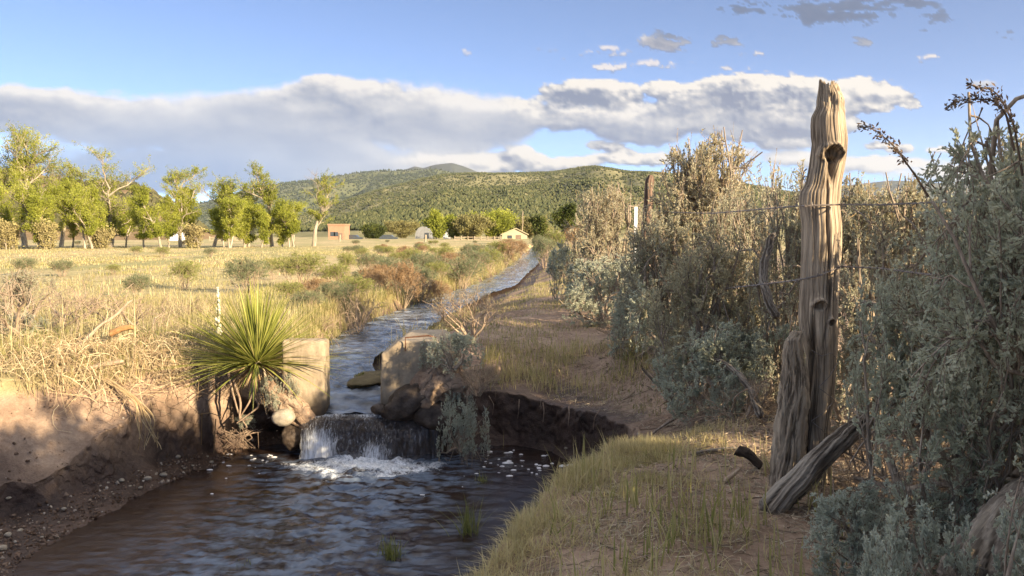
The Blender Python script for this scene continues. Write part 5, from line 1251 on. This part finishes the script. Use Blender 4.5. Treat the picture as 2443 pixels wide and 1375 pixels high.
for k, (px, py, top, w, lab) in enumerate([(1770, 1000, 880, 240, "grey tangle of dead stems at the foot of the post's left side"), (1640, 900, 800, 200, "dark twiggy dead brush under the sagebrush by the path"), (2090, 1170, 1010, 300, "tawny tangle of dead twigs right of the leaning log"), (2330, 1160, 1010, 330, "sunlit brown dead brush under the big sagebrush"), (2250, 1240, 1090, 330, "brown twiggy dead brush in front of the big sagebrush at lower right"), (2420, 1250, 1000, 300, "dead brush by the barky trunk in the lower right corner"), (1480, 800, 745, 160, "low dead brush beside the path under the dark sagebrush")]):
    B(deadb[k % 2], px, py, top, w, lab, None, "dead_brush", group="dead brush by the fence", cat="dead brush", href=.7, wref=1.4, rz=k * 1.3)

# ---------------------------------------------------------------- grass, straw and litter
GRASS = leaf_mat("grass_green", [(0, (.11, .13, .036)), (.45, (.24, .25, .08)), (.75, (.40, .35, .15)), (1, (.56, .47, .25))], .4)
GRASSD = leaf_mat("grass_dry", [(0, (.25, .20, .10)), (.4, (.40, .335, .175)), (.75, (.52, .445, .25)), (1, (.62, .55, .34))], .35)
def put_grass(name, xy, L, W, lean, mat, seed, bias=0.0, curl=1.0, clumpf=3.0):
    rng = np.random.default_rng(seed); n = len(xy)
    z = ground_z(xy[:, 0], xy[:, 1]) - .006
    base = np.column_stack([xy, z]); cl = fbm(xy[:, 0] * clumpf, xy[:, 1] * clumpf, octs=3, seed=seed)
    Ln = L * rng.uniform(.45, 1.25, n) * (1 + .5 * cl); 
    V, F, k = blades(base, rng.uniform(0, 6.283, n), np.abs(rng.normal(0, lean, n)), Ln, W * rng.uniform(.6, 1.3, n), rng, curl)
    rn = np.clip(rng.random(n) * .6 + .4 * (cl + .5) + bias, 0, 1)
    o = obj(name, V, F, mat, attrs={'rnd': np.repeat(rn, k)}); tag(o, kind='stuff'); return o
def sample(n, x0, x1, y0, y1, dens, seed):
    rng = np.random.default_rng(seed); P = np.zeros((0, 2))
    while len(P) < n:
        q = np.column_stack([rng.uniform(x0, x1, n * 2), rng.uniform(y0, y1, n * 2)])
        k = rng.random(len(q)) < dens(q[:, 0], q[:, 1]); P = np.concatenate([P, q[k]])
        if k.mean() < .002: break
    return P[:n]
cl = lambda x, y, f, s: np.clip(.5 + 1.6 * fbm(x * f, y * f, octs=3, seed=s), 0, 1)
# near right bank: thick clumps along the pool edge, thinning to bare dirt at the right
def d_near(x, y):
    dx = x - C0[0]; dy = y - C0[1]; th = np.arctan2(dy, dx) % (2 * math.pi); s = np.hypot(dx, dy) - rim(th)[3]
    return (s > -.06) * (np.exp(-(s / .42) ** 2) + .10 * sstep(.5, .2, x - .9) * cl(x, y, 2.2, 61)) * (y < 5.0) * (.05 + .95 * cl(x, y, 4.5, 62) ** 3) * sstep(5.0, 4.3, y)
put_grass("grass", sample(5200, -.35, 1.6, 2.1, 5.0, d_near, 1), .075, .0036, .8, GRASS, 601, .42)
put_grass("grass", sample(8500, -.35, 1.6, 2.0, 4.9, d_near, 2), .075, .0034, 1.0, GRASSD, 602, -.05, 1.5)
put_grass("grass", sample(520, -.3, 1.3, 2.2, 3.8, lambda x, y: cl(x, y, 5, 63) ** 3, 3), .20, .007, .40, GRASS, 603, .25)
def d_rim(x, y):
    dx = x - C0[0]; dy = y - C0[1]; th = np.arctan2(dy, dx) % (2 * math.pi); q = np.hypot(dx, dy) - rim(th)[3]
    return (q > -.05) * np.exp(-(q / .13) ** 2) * (.25 + .75 * cl(x, y, 3, 74)) * (y < 5.2)
put_grass("grass", sample(2600, -.4, 1.1, 2.0, 5.2, d_rim, 21), .075, .0036, .9, GRASS, 611, .45, 1.3)
put_grass("dry_grass", sample(3200, -.4, 1.1, 2.0, 5.2, d_rim, 22), .08, .0034, 1.1, GRASSD, 612, .0, 1.6)
# grassy path along the ditch
def d_path(x, y):
    l, r, z = ditch(y); e = x - r
    return (e > .1) * (e < 3.2) * (.25 + .75 * sstep(.3, 1.2, e)) * outside_pool(x, y, .25) * cl(x, y, 1.1, 64) ** 1.3 * np.clip(7 / y, 0, 1) ** .8 * sstep(6.3, 7.3, y + .35 * x)
put_grass("grass", sample(13000, -1.2, 5.5, 6.0, 34, d_path, 4), .075, .0055, .6, GRASS, 604, .0)
put_grass("grass", sample(7500, -1.2, 5.5, 6.0, 30, d_path, 5), .075, .0055, .9, GRASSD, 605, -.1, 1.4)
put_grass("grass", sample(1800, -.3, 1.6, 7.3, 9.6, lambda x, y: np.exp(-((y - 8.3 + .3 * x) / .55) ** 2) * cl(x, y, 1.5, 65), 6), .17, .006, .45, GRASS, 606, .3)
# left bank by the yucca: straw and green tufts
def d_left(x, y):
    l, r, z = ditch(y); return (x < l - .05) * outside_pool(x, y, .12) * (.25 + cl(x, y, 1.4, 66)) * (ground_z(x, y) > -.16) * np.clip(8.5 / y, 0, 1) ** .7
put_grass("dry_grass", sample(34000, -7.5, -1.3, 6.0, 13, d_left, 7), .16, .0055, .85, GRASSD, 607, 0, 1.3)
put_grass("grass", sample(17000, -7.0, -1.3, 6.0, 13, lambda x, y: d_left(x, y) * cl(x, y, 1.2, 67) ** 2, 8), .15, .006, .55, GRASS, 608, .12)
put_grass("dry_grass", sample(1500, -7.0, -2.6, 6.6, 11, lambda x, y: d_left(x, y) * cl(x, y, 1.7, 68) ** 3, 9), .42, .006, .6, GRASSD, 609, .15, 1.2)
# the field
def d_field(x, y):
    l, r, z = ditch(y); return ((x < l - .1) | (y > 70)) * (np.abs(x) < .75 * y + 3) * cl(x, y * .35, .5, 69) * np.clip(12 / y, 0, 1) ** 1.35
P = sample(42000, -52, 8, 10, 75, d_field, 10)
rr = np.hypot(P[:, 0], P[:, 1]); 
for k, (a, b, L, W) in enumerate(((0, 18, .10, .009), (18, 32, .09, .014), (32, 90, .09, .028))):
    q = P[(rr >= a) & (rr < b)]
    put_grass("field_grass", q, L, W, .6, GRASSD, 620 + k, .0, 1.2)
P = sample(22000, -52, 8, 10, 75, lambda x, y: d_field(x, y) * cl(x, y * .35, .35, 70) ** 2, 11); rr = np.hypot(P[:, 0], P[:, 1])
for k, (a, b, L, W) in enumerate(((0, 25, .12, .010), (25, 90, .10, .024))):
    put_grass("field_grass", P[(rr >= a) & (rr < b)], L, W, .5, GRASS, 630 + k, .22)
# grass hanging over both ditch banks
def d_edge(x, y):
    l, r, z = ditch(y); return (np.exp(-((x - l + .22) / .16) ** 2) + .25 * np.exp(-((x - r - .35) / .18) ** 2) * (y < 14)) * np.clip(10 / y, 0, 1) ** .5
put_grass("grass", sample(15000, -3.5, 1.5, 8.0, 50, d_edge, 12), .20, .0075, .75, GRASS, 640, .05, 1.3)
put_grass("dry_grass", sample(9000, -3.5, 1.5, 8.0, 50, d_edge, 13), .26, .007, .8, GRASSD, 641, -.05, 1.2)
def straw_tangle():
    rng = np.random.default_rng(63); n = 5200
    P = sample(n, -6.5, -2.35, 6.15, 9.0, lambda x, y: (outside_pool(x, y, .02)) * (ground_z(x, y) > -.22) * np.exp(-((y - 6.9 - .0 * x) / .9) ** 2) * (.2 + cl(x, y, 1.6, 73)), 15); n = len(P)
    K = 7; t = np.linspace(0, 1, K); L = rng.uniform(.12, .5, n); a = rng.uniform(0, 6.283, n); bend = rng.normal(0, 1.1, n); hgt = .02 + .16 * rng.random(n) ** 2
    A = a[:, None] + bend[:, None] * t
    X = P[:, :1] + np.cumsum(np.cos(A), 1) * L[:, None] / K; Y = P[:, 1:] + np.cumsum(np.sin(A), 1) * L[:, None] / K
    g = np.maximum(ground_z(X, Y), ground_z(P[:, 0], P[:, 1])[:, None] - .18)
    Z = g + .01 + hgt[:, None] * np.sin(math.pi * np.clip(t * rng.uniform(.7, 1.3, (n, 1)), 0, 1)) + .03 * rng.random((n, 1))
    V, F, _ = tubes(np.stack([X, Y, Z], -1), np.full((n, 1), .0026) * rng.uniform(.6, 1.5, (n, 1)) * np.linspace(1, .5, K)[None], 3, rng)
    tag(obj("straw", V, F, leaf_mat("tangled_straw", [(0, (.25, .17, .10)), (.5, (.43, .33, .20)), (1, (.62, .52, .34))], .1), attrs={'rnd': np.repeat(rng.random(n), K * 3)}), kind='stuff')
straw_tangle()
def straw_mat():
    rng = np.random.default_rng(64)
    P = sample(15000, -.3, 3.0, 2.0, 7.5, lambda x, y: outside_pool(x, y, .08) * (.25 + .75 * cl(x, y, 2.4, 76)) * np.clip(3.6 / y, 0, 1), 16); n = len(P)
    K = 4; t = np.linspace(0, 1, K); L = rng.uniform(.02, .10, n); a = rng.uniform(0, 6.283, n)[:, None] + rng.normal(0, .7, (n, 1)) * t
    X = P[:, :1] + np.cumsum(np.cos(a), 1) * L[:, None] / K; Y = P[:, 1:] + np.cumsum(np.sin(a), 1) * L[:, None] / K
    Z = ground_z(X, Y) + .004 + .022 * rng.random((n, 1)) ** 2 * np.sin(math.pi * t * .8)
    V, F, _ = tubes(np.stack([X, Y, Z], -1), np.full((n, 1), .0014) * rng.uniform(.6, 1.5, (n, 1)) * np.linspace(1, .6, K)[None], 3, rng)
    tag(obj("straw", V, F, leaf_mat("fallen_straw", [(0, (.17, .13, .09)), (.5, (.36, .30, .21)), (1, (.58, .51, .38))], .1), attrs={'rnd': np.repeat(rng.random(n), K * 3)}), kind='stuff')
straw_mat()
put_grass("grass", sample(5000, -6.2, -3.0, 6.5, 9.0, lambda x, y: outside_pool(x, y, .15) * cl(x, y, .9, 77) ** 3, 23), .24, .006, .6, GRASS, 613, .0)
# twigs and dead leaves littering the dirt
def litter():
    rng = np.random.default_rng(31)
    def dn(x, y):
        return outside_pool(x, y, .25) * (x > -.2 - .0 * y) * (.15 + cl(x, y, 1.2, 72)) * sstep(-.1, 1.2, x + .12 * (y - 2.2)) * np.clip(4.5 / y, 0, 1)
    P = sample(7500, -.2, 4.2, 1.9, 9.5, dn, 14); n = len(P); z = ground_z(P[:, 0], P[:, 1])
    a = rng.uniform(0, 6.283, n); L = rng.gamma(2.0, .032, n).clip(.015, .28); pts = []
    K = 4; t = np.linspace(0, 1, K)
    C = np.stack([P[:, :1] + np.cos(a)[:, None] * L[:, None] * t + rng.normal(size=(n, K)) * .006, P[:, 1:] + np.sin(a)[:, None] * L[:, None] * t + rng.normal(size=(n, K)) * .006, np.zeros((n, K))], -1)
    C[..., 2] = ground_z(C[..., 0], C[..., 1]) + .004 + .03 * rng.random((n, 1)) ** 3 * t
    V, F, _ = tubes(C, np.full((n, 1), .0022) * rng.uniform(.5, 1.9, (n, 1)) * np.linspace(1, .6, K)[None], 3, rng)
    o = obj("twig_litter", V, F, leaf_mat("litter", [(0, (.10, .075, .055)), (.5, (.25, .19, .14)), (1, (.46, .37, .28))], 0), attrs={'rnd': np.repeat(rng.random(n), K * 3)}); tag(o, kind='stuff')
litter()
# single things on the right dirt
log("dead_branch", at(1650, 1085, 3.95), at(1790, 1068, 4.05), .012, .007, MAT_GREYLOG, 771, (0, 0, .01), 1, "thin dark stick lying on the dirt left of the post", "stick", 40, 14)
log("dead_branch", at(1715, 1172, 3.5), at(1765, 1120, 3.6), .013, .008, DEADWOOD, 773, (0, 0, .01), 1, "short curved stick on the dirt left of the leaning log", "stick", 40, 14)
log("dead_branch", at(1755, 1075, 3.75), at(1815, 1115, 3.7), .028, .018, wood_mat("burnt", (.012, .009, .007), (.04, .028, .02), (.08, .06, .045), 20, .2, .004), 775, (0, 0, .02), 1, "dark rotten stub of wood at the foot of the post", "wood stub", 40, 20)
log("dead_branch", at(1820, 1000, 4.6), at(1680, 850, 5.2), .026, .012, MAT_GREYLOG, 785, (.05, 0, .06), 1.5, "thick gnarled sagebrush limb leaning left behind the post", "dead limb", 60, 26)
# water plants in the pool
def tuft(px, py, n, L, lab, name="water_grass", zl=ZP):
    p = G(px, py, zl); rng = np.random.default_rng(int(px)); base = np.column_stack([p[0] + rng.normal(0, .03, n), p[1] + rng.normal(0, .03, n), np.full(n, zl - .03)])
    V, F, k = blades(base, rng.uniform(0, 6.28, n), np.abs(rng.normal(0, .5, n)), L * rng.uniform(.5, 1.2, n), .006 * np.ones(n), rng)
    tag(obj(name, V, F, GRASS, attrs={'rnd': np.repeat(rng.random(n) * .5, k)}), lab, "grass tuft")
tuft(935, 1330, 90, .16, "dark green grass tuft standing in the pool at the bottom")
tuft(1120, 1275, 60, .28, "grass tuft with long blades at the right water edge")
tuft(580, 1345, 26, .06, "tiny dark weed in the brown water at the bottom left")
tuft(1150, 1150, 40, .09, "foam covered grass clump floating right of the fall")
tuft(862, 900, 120, .09, "bright green cress on the mud bar behind the right headgate block", "cress", -.33)
# ---------------------------------------------------------------- cottonwoods and farm trees
TREE_L = leaf_mat("cottonwood_leaf", [(0, (.135, .16, .028)), (.4, (.25, .275, .045)), (.8, (.37, .385, .075)), (1, (.45, .435, .12))], .4)
TREE_D = leaf_mat("juniper_leaf", [(0, (.025, .035, .014)), (.5, (.06, .075, .022)), (1, (.13, .14, .04))], .15)
TREE_T = leaf_mat("budding_leaf", [(0, (.14, .125, .05)), (.5, (.23, .21, .09)), (1, (.33, .31, .13))], .3)
WILLOW = leaf_mat("willow_twig", [(0, (.23, .19, .09)), (.5, (.34, .29, .14)), (1, (.42, .39, .17))], .25)
TBARK = wood_mat("cottonwood_bark", (.14, .11, .08), (.27, .225, .165), (.42, .36, .28), 3, .15, .03)
def make_tree(seed, h, w, lo=.2, trunks=1, n1=15, n2=6, n3=4, leaf=.095, per=30, r0=.20, shape='oval', mat=TREE_L, bare=0.0, ang=.52, up=.16, clump=1.0):
    rng = np.random.default_rng(seed)
    az = rng.uniform(0, 6.28, trunks); ti = rng.uniform(.02, .14, trunks) * (1 if trunks > 1 else .6)
    d0 = np.stack([np.cos(az) * np.sin(ti), np.sin(az) * np.sin(ti), np.cos(ti)], -1); p0 = np.stack([np.cos(az) * .3 * (trunks > 1), np.sin(az) * .3 * (trunks > 1), 0 * az - .2], -1)
    P0 = curve(p0, d0, np.full(trunks, h * .93) * rng.uniform(.85, 1, trunks), 14, rng, .07, .05)
    pa, t, p, d = children(P0, n1, lo, .99, ang, rng, .12)
    if shape == 'column': l1 = w * .5 * (.55 + .6 * np.sin(math.pi * np.clip((t - lo) / (1 - lo), 0, 1)) ** .6)
    elif shape == 'vase': l1 = w * .5 * (.35 + .9 * t)
    else: l1 = w * .5 * (.45 + .75 * np.sin(math.pi * np.clip((t - lo) / (1.04 - lo), 0, 1)) ** .7)
    P1 = curve(p, d, l1 * rng.uniform(.55, 1.2, len(p)), 7, rng, .16, up)
    L1 = np.linalg.norm(P1[:, -1] - P1[:, 0], axis=1)
    pb, t2, p, d = children(P1, n2, .3, 1, .75, rng, .12); P2 = curve(p, d, L1[pb] * rng.uniform(.3, .6, len(pb)), 5, rng, .16, up)
    L2 = np.linalg.norm(P2[:, -1] - P2[:, 0], axis=1)
    pc, t3, p, d = children(P2, n3, .25, 1, .7, rng, .15); P3 = curve(p, d, L2[pc] * rng.uniform(.45, .9, len(pc)) + .1, 4, rng, .14, up)
    fz = h / max(np.percentile(P3[..., 2], 99.6), .1); cxy = P0[:, -1, :2].mean(0) * .5; fr = min(1.6, w * .5 / np.percentile(np.hypot(P3[..., 0] - cxy[0], P3[..., 1] - cxy[1]), 92))
    P0, P1, P2, P3 = [q * np.array([fr, fr, fz]) for q in (P0, P1, P2, P3)]
    mb = MB()
    V, F, _ = tubes(P0, r0 * np.linspace(1, .18, 14)[None] * np.ones((trunks, 1)), 9, rng); mb.add(V, F)
    V, F, _ = tubes(P1, np.full((len(P1), 1), r0 * .32) * np.linspace(1, .35, 7)[None], 6, rng); mb.add(V, F)
    V, F, _ = tubes(P2, np.full((len(P2), 1), r0 * .14) * np.linspace(1, .4, 5)[None], 4, rng); mb.add(V, F)
    V, F, _ = tubes(P3, np.full((len(P3), 1), r0 * .07) * np.linspace(1, .5, 4)[None], 3, rng); mb.add(V, F)
    tr = mk_mesh("trunk", np.concatenate(mb.V), np.concatenate(mb.Q), TBARK, {'rnd': np.concatenate(mb.A)}, True)
    live1 = rng.random(len(P1)) > bare; keep = live1[pb[pc]]
    Q = P3[keep]; b, tn, par = on_twigs(Q, per, .1, rng); N = len(b)
    b = b + rng.normal(size=(N, 3)) * leaf * .9 * clump
    V, F = leaves(b, unit(tn * .6 + rng.normal(size=(N, 3)) * .8), leaf * rng.uniform(.6, 1.4, N), leaf * .75 * rng.uniform(.7, 1.3, N), rng, .15)
    rn = np.clip(.45 * rng.random(N) + .55 * (fbm(b[:, 0] * .8, b[:, 1] * .8, b[:, 2] * .8, 3, seed) + .5), 0, 1)
    return {'trunk': tr, 'crown': mk_mesh("crown", V, F, mat, {'rnd': np.repeat(rn, 4)})}
def T(px, base, top, wpx, lab, seed, d=None, name="cottonwood", group="cottonwoods at the edge of the field", cat="tree", **kw):
    y = d; x = at(px, 560, y)[0]; z = at(px, base, y)[2]; z = min(z, float(land(x, y)) + .02) if True else z
    h = at(px, top, y)[2] - z; w = wpx / FPX * y * (.82 if group.startswith(('cotton', 'young')) else 1)
    pr = make_tree(seed, h, w, **kw)
    root = empty(name, (x, y, z), seed * .7, lab, cat, group)
    for k, m in pr.items():
        m.name = k; link(k, m, root)
T(58, 590, 292, 170, "tallest cottonwood at the left edge with a flat spreading top", 2001, 66, lo=.16, n1=18, shape='vase', r0=.24, bare=.10, clump=1.3)
T(-40, 592, 345, 190, "dense cottonwood cut by the left edge of the view", 2002, 68, lo=.12, n1=20, r0=.22)
T(145, 590, 380, 165, "wide cottonwood with tangled pale limbs between the two tallest", 2003, 70, lo=.14, n1=18, bare=.25, r0=.2)
T(262, 588, 355, 175, "tall ragged cottonwood with separate leaf clumps left of the gap", 2004, 68, lo=.14, n1=19, shape='vase', bare=.15, r0=.24, clump=1.2)
T(100, 596, 430, 130, "leafy younger cottonwood in front of the tallest one", 2005, 62, lo=.12, n1=14, trunks=2, r0=.13)
T(205, 594, 455, 110, "young double stemmed cottonwood beside the ragged tall one", 2006, 63, lo=.15, n1=12, trunks=2, r0=.11)
T(343, 588, 498, 75, "small rounded cottonwood alone in the gap before the hill", 2007, 66, lo=.25, n1=11, r0=.09)
T(383, 590, 442, 75, "slender cottonwood at the left of the right hand clump", 2008, 64, lo=.22, n1=14, shape='column', r0=.11)
T(430, 588, 398, 95, "upright dense cottonwood with a pointed top", 2009, 68, lo=.18, n1=20, shape='column', r0=.17)
T(510, 586, 418, 120, "broad rounded cottonwood next to the pointed one", 2010, 72, lo=.2, n1=18, bare=.1, r0=.17)
T(548, 586, 470, 90, "young full cottonwood in the middle of the right hand clump", 2011, 66, lo=.2, n1=14, trunks=2, r0=.1)
T(592, 584, 440, 105, "twiggy pale cottonwood left of the tall narrow one", 2012, 72, lo=.22, n1=16, bare=.3, r0=.15)
T(648, 582, 394, 105, "tall narrow cottonwood near the right end of the row", 2013, 72, lo=.2, n1=18, shape='vase', bare=.15, r0=.19)
T(690, 580, 480, 80, "small cottonwood under the tall narrow one", 2014, 70, lo=.2, n1=12, trunks=2, r0=.09)
T(748, 575, 402, 120, "lone half bare cottonwood with a clear pale trunk at the right end of the row", 2015, 76, lo=.36, n1=11, shape='vase', bare=.35, r0=.22, ang=.6)
for k, (px, top, d, w) in enumerate([(20, 530, 60, 50), (110, 525, 60, 55), (235, 545, 64, 45), (465, 540, 66, 40)]):
    T(px, 596, top, w, "thin brown willow thicket at the foot of the cottonwoods", 2050 + k, d, "willow_thicket", "willow thickets under the cottonwoods", "thicket", lo=.05, trunks=7, n1=6, n2=4, n3=3, r0=.05, mat=WILLOW if k < 5 else TREE_T, per=7, leaf=.14, up=.2, ang=.4)
for k, (px, top, d, w, tr) in enumerate([(15, 420, 64, 90, 1), (90, 470, 60, 70, 1), (172, 430, 66, 80, 1), (228, 445, 65, 75, 2), (300, 470, 69, 70, 1), (402, 470, 67, 60, 1), (465, 450, 69, 70, 1), (535, 500, 67, 60, 1), (570, 478, 69, 60, 2), (622, 490, 68, 60, 1), (672, 500, 71, 55, 1), (-90, 430, 64, 110, 1), (-150, 380, 68, 130, 1)]):
    T(px, 592, top, w, "slim young cottonwood filling the row between the taller ones", 2070 + k, d, "cottonwood", "young cottonwoods in the row", lo=.1, n1=13, shape='column', r0=.085, trunks=tr)
# trees round the farm
T(1043, 566, 508, 32, "slim bright green poplar beside the grey arched shed", 2101, 200, "poplar", "trees round the farm", lo=.08, n1=22, shape='column', leaf=.42, r0=.25)
T(1084, 566, 520, 44, "light green tree right of the slim poplar", 2102, 205, "farm_tree", "trees round the farm", lo=.15, leaf=.42, r0=.25)
T(1124, 566, 518, 62, "tan rounded tree just coming into leaf by the farm", 2103, 200, "farm_tree", "trees round the farm", lo=.1, trunks=3, leaf=.40, r0=.2, mat=TREE_T)
T(1182, 564, 508, 82, "broad yellow green tree left of the cream barn", 2104, 215, "farm_tree", "trees round the farm", lo=.1, trunks=2, n1=18, leaf=.45, r0=.3)
T(1268, 562, 522, 70, "olive rounded tree behind the cream barn", 2105, 225, "farm_tree", "trees round the farm", lo=.1, trunks=2, leaf=.45, r0=.3, mat=TREE_T)
T(1298, 572, 522, 34, "small dark juniper right of the cream barn", 2106, 120, "juniper", "junipers at the end of the ditch", lo=.05, shape='column', n1=18, leaf=.26, r0=.14, mat=TREE_D, per=16)
T(1355, 575, 495, 46, "taller dark juniper at the end of the sagebrush row", 2107, 90, "juniper", "junipers at the end of the ditch", lo=.08, n1=18, leaf=.24, r0=.14, mat=TREE_D, per=16)
T(965, 566, 530, 60, "faint bare grove tree left of the arched shed", 2108, 260, "farm_tree", "trees round the farm", lo=.1, trunks=3, leaf=.4, r0=.2, mat=TREE_T)
T(890, 566, 540, 40, "low dark bush tree left of the dark parked car", 2109, 230, "farm_tree", "trees round the farm", lo=.1, trunks=3, leaf=.4, r0=.2, mat=TREE_D)
# ---------------------------------------------------------------- the air between here and the hills
def build_haze():
    mb = MB().box(-5000, 5000, -60, 8200, -40, 900)
    m, nt, out = new_mat("haze"); N = NT(nt)
    v = N.n("ShaderNodeVolumePrincipled"); v.inputs["Color"].default_value = (.86, .91, 1.0, 1); v.inputs["Density"].default_value = .00004; v.inputs["Anisotropy"].default_value = 0.2
    N.l(v.outputs[0], out.inputs["Volume"])
    tag(mb.build("haze", m), kind='stuff')
build_haze()
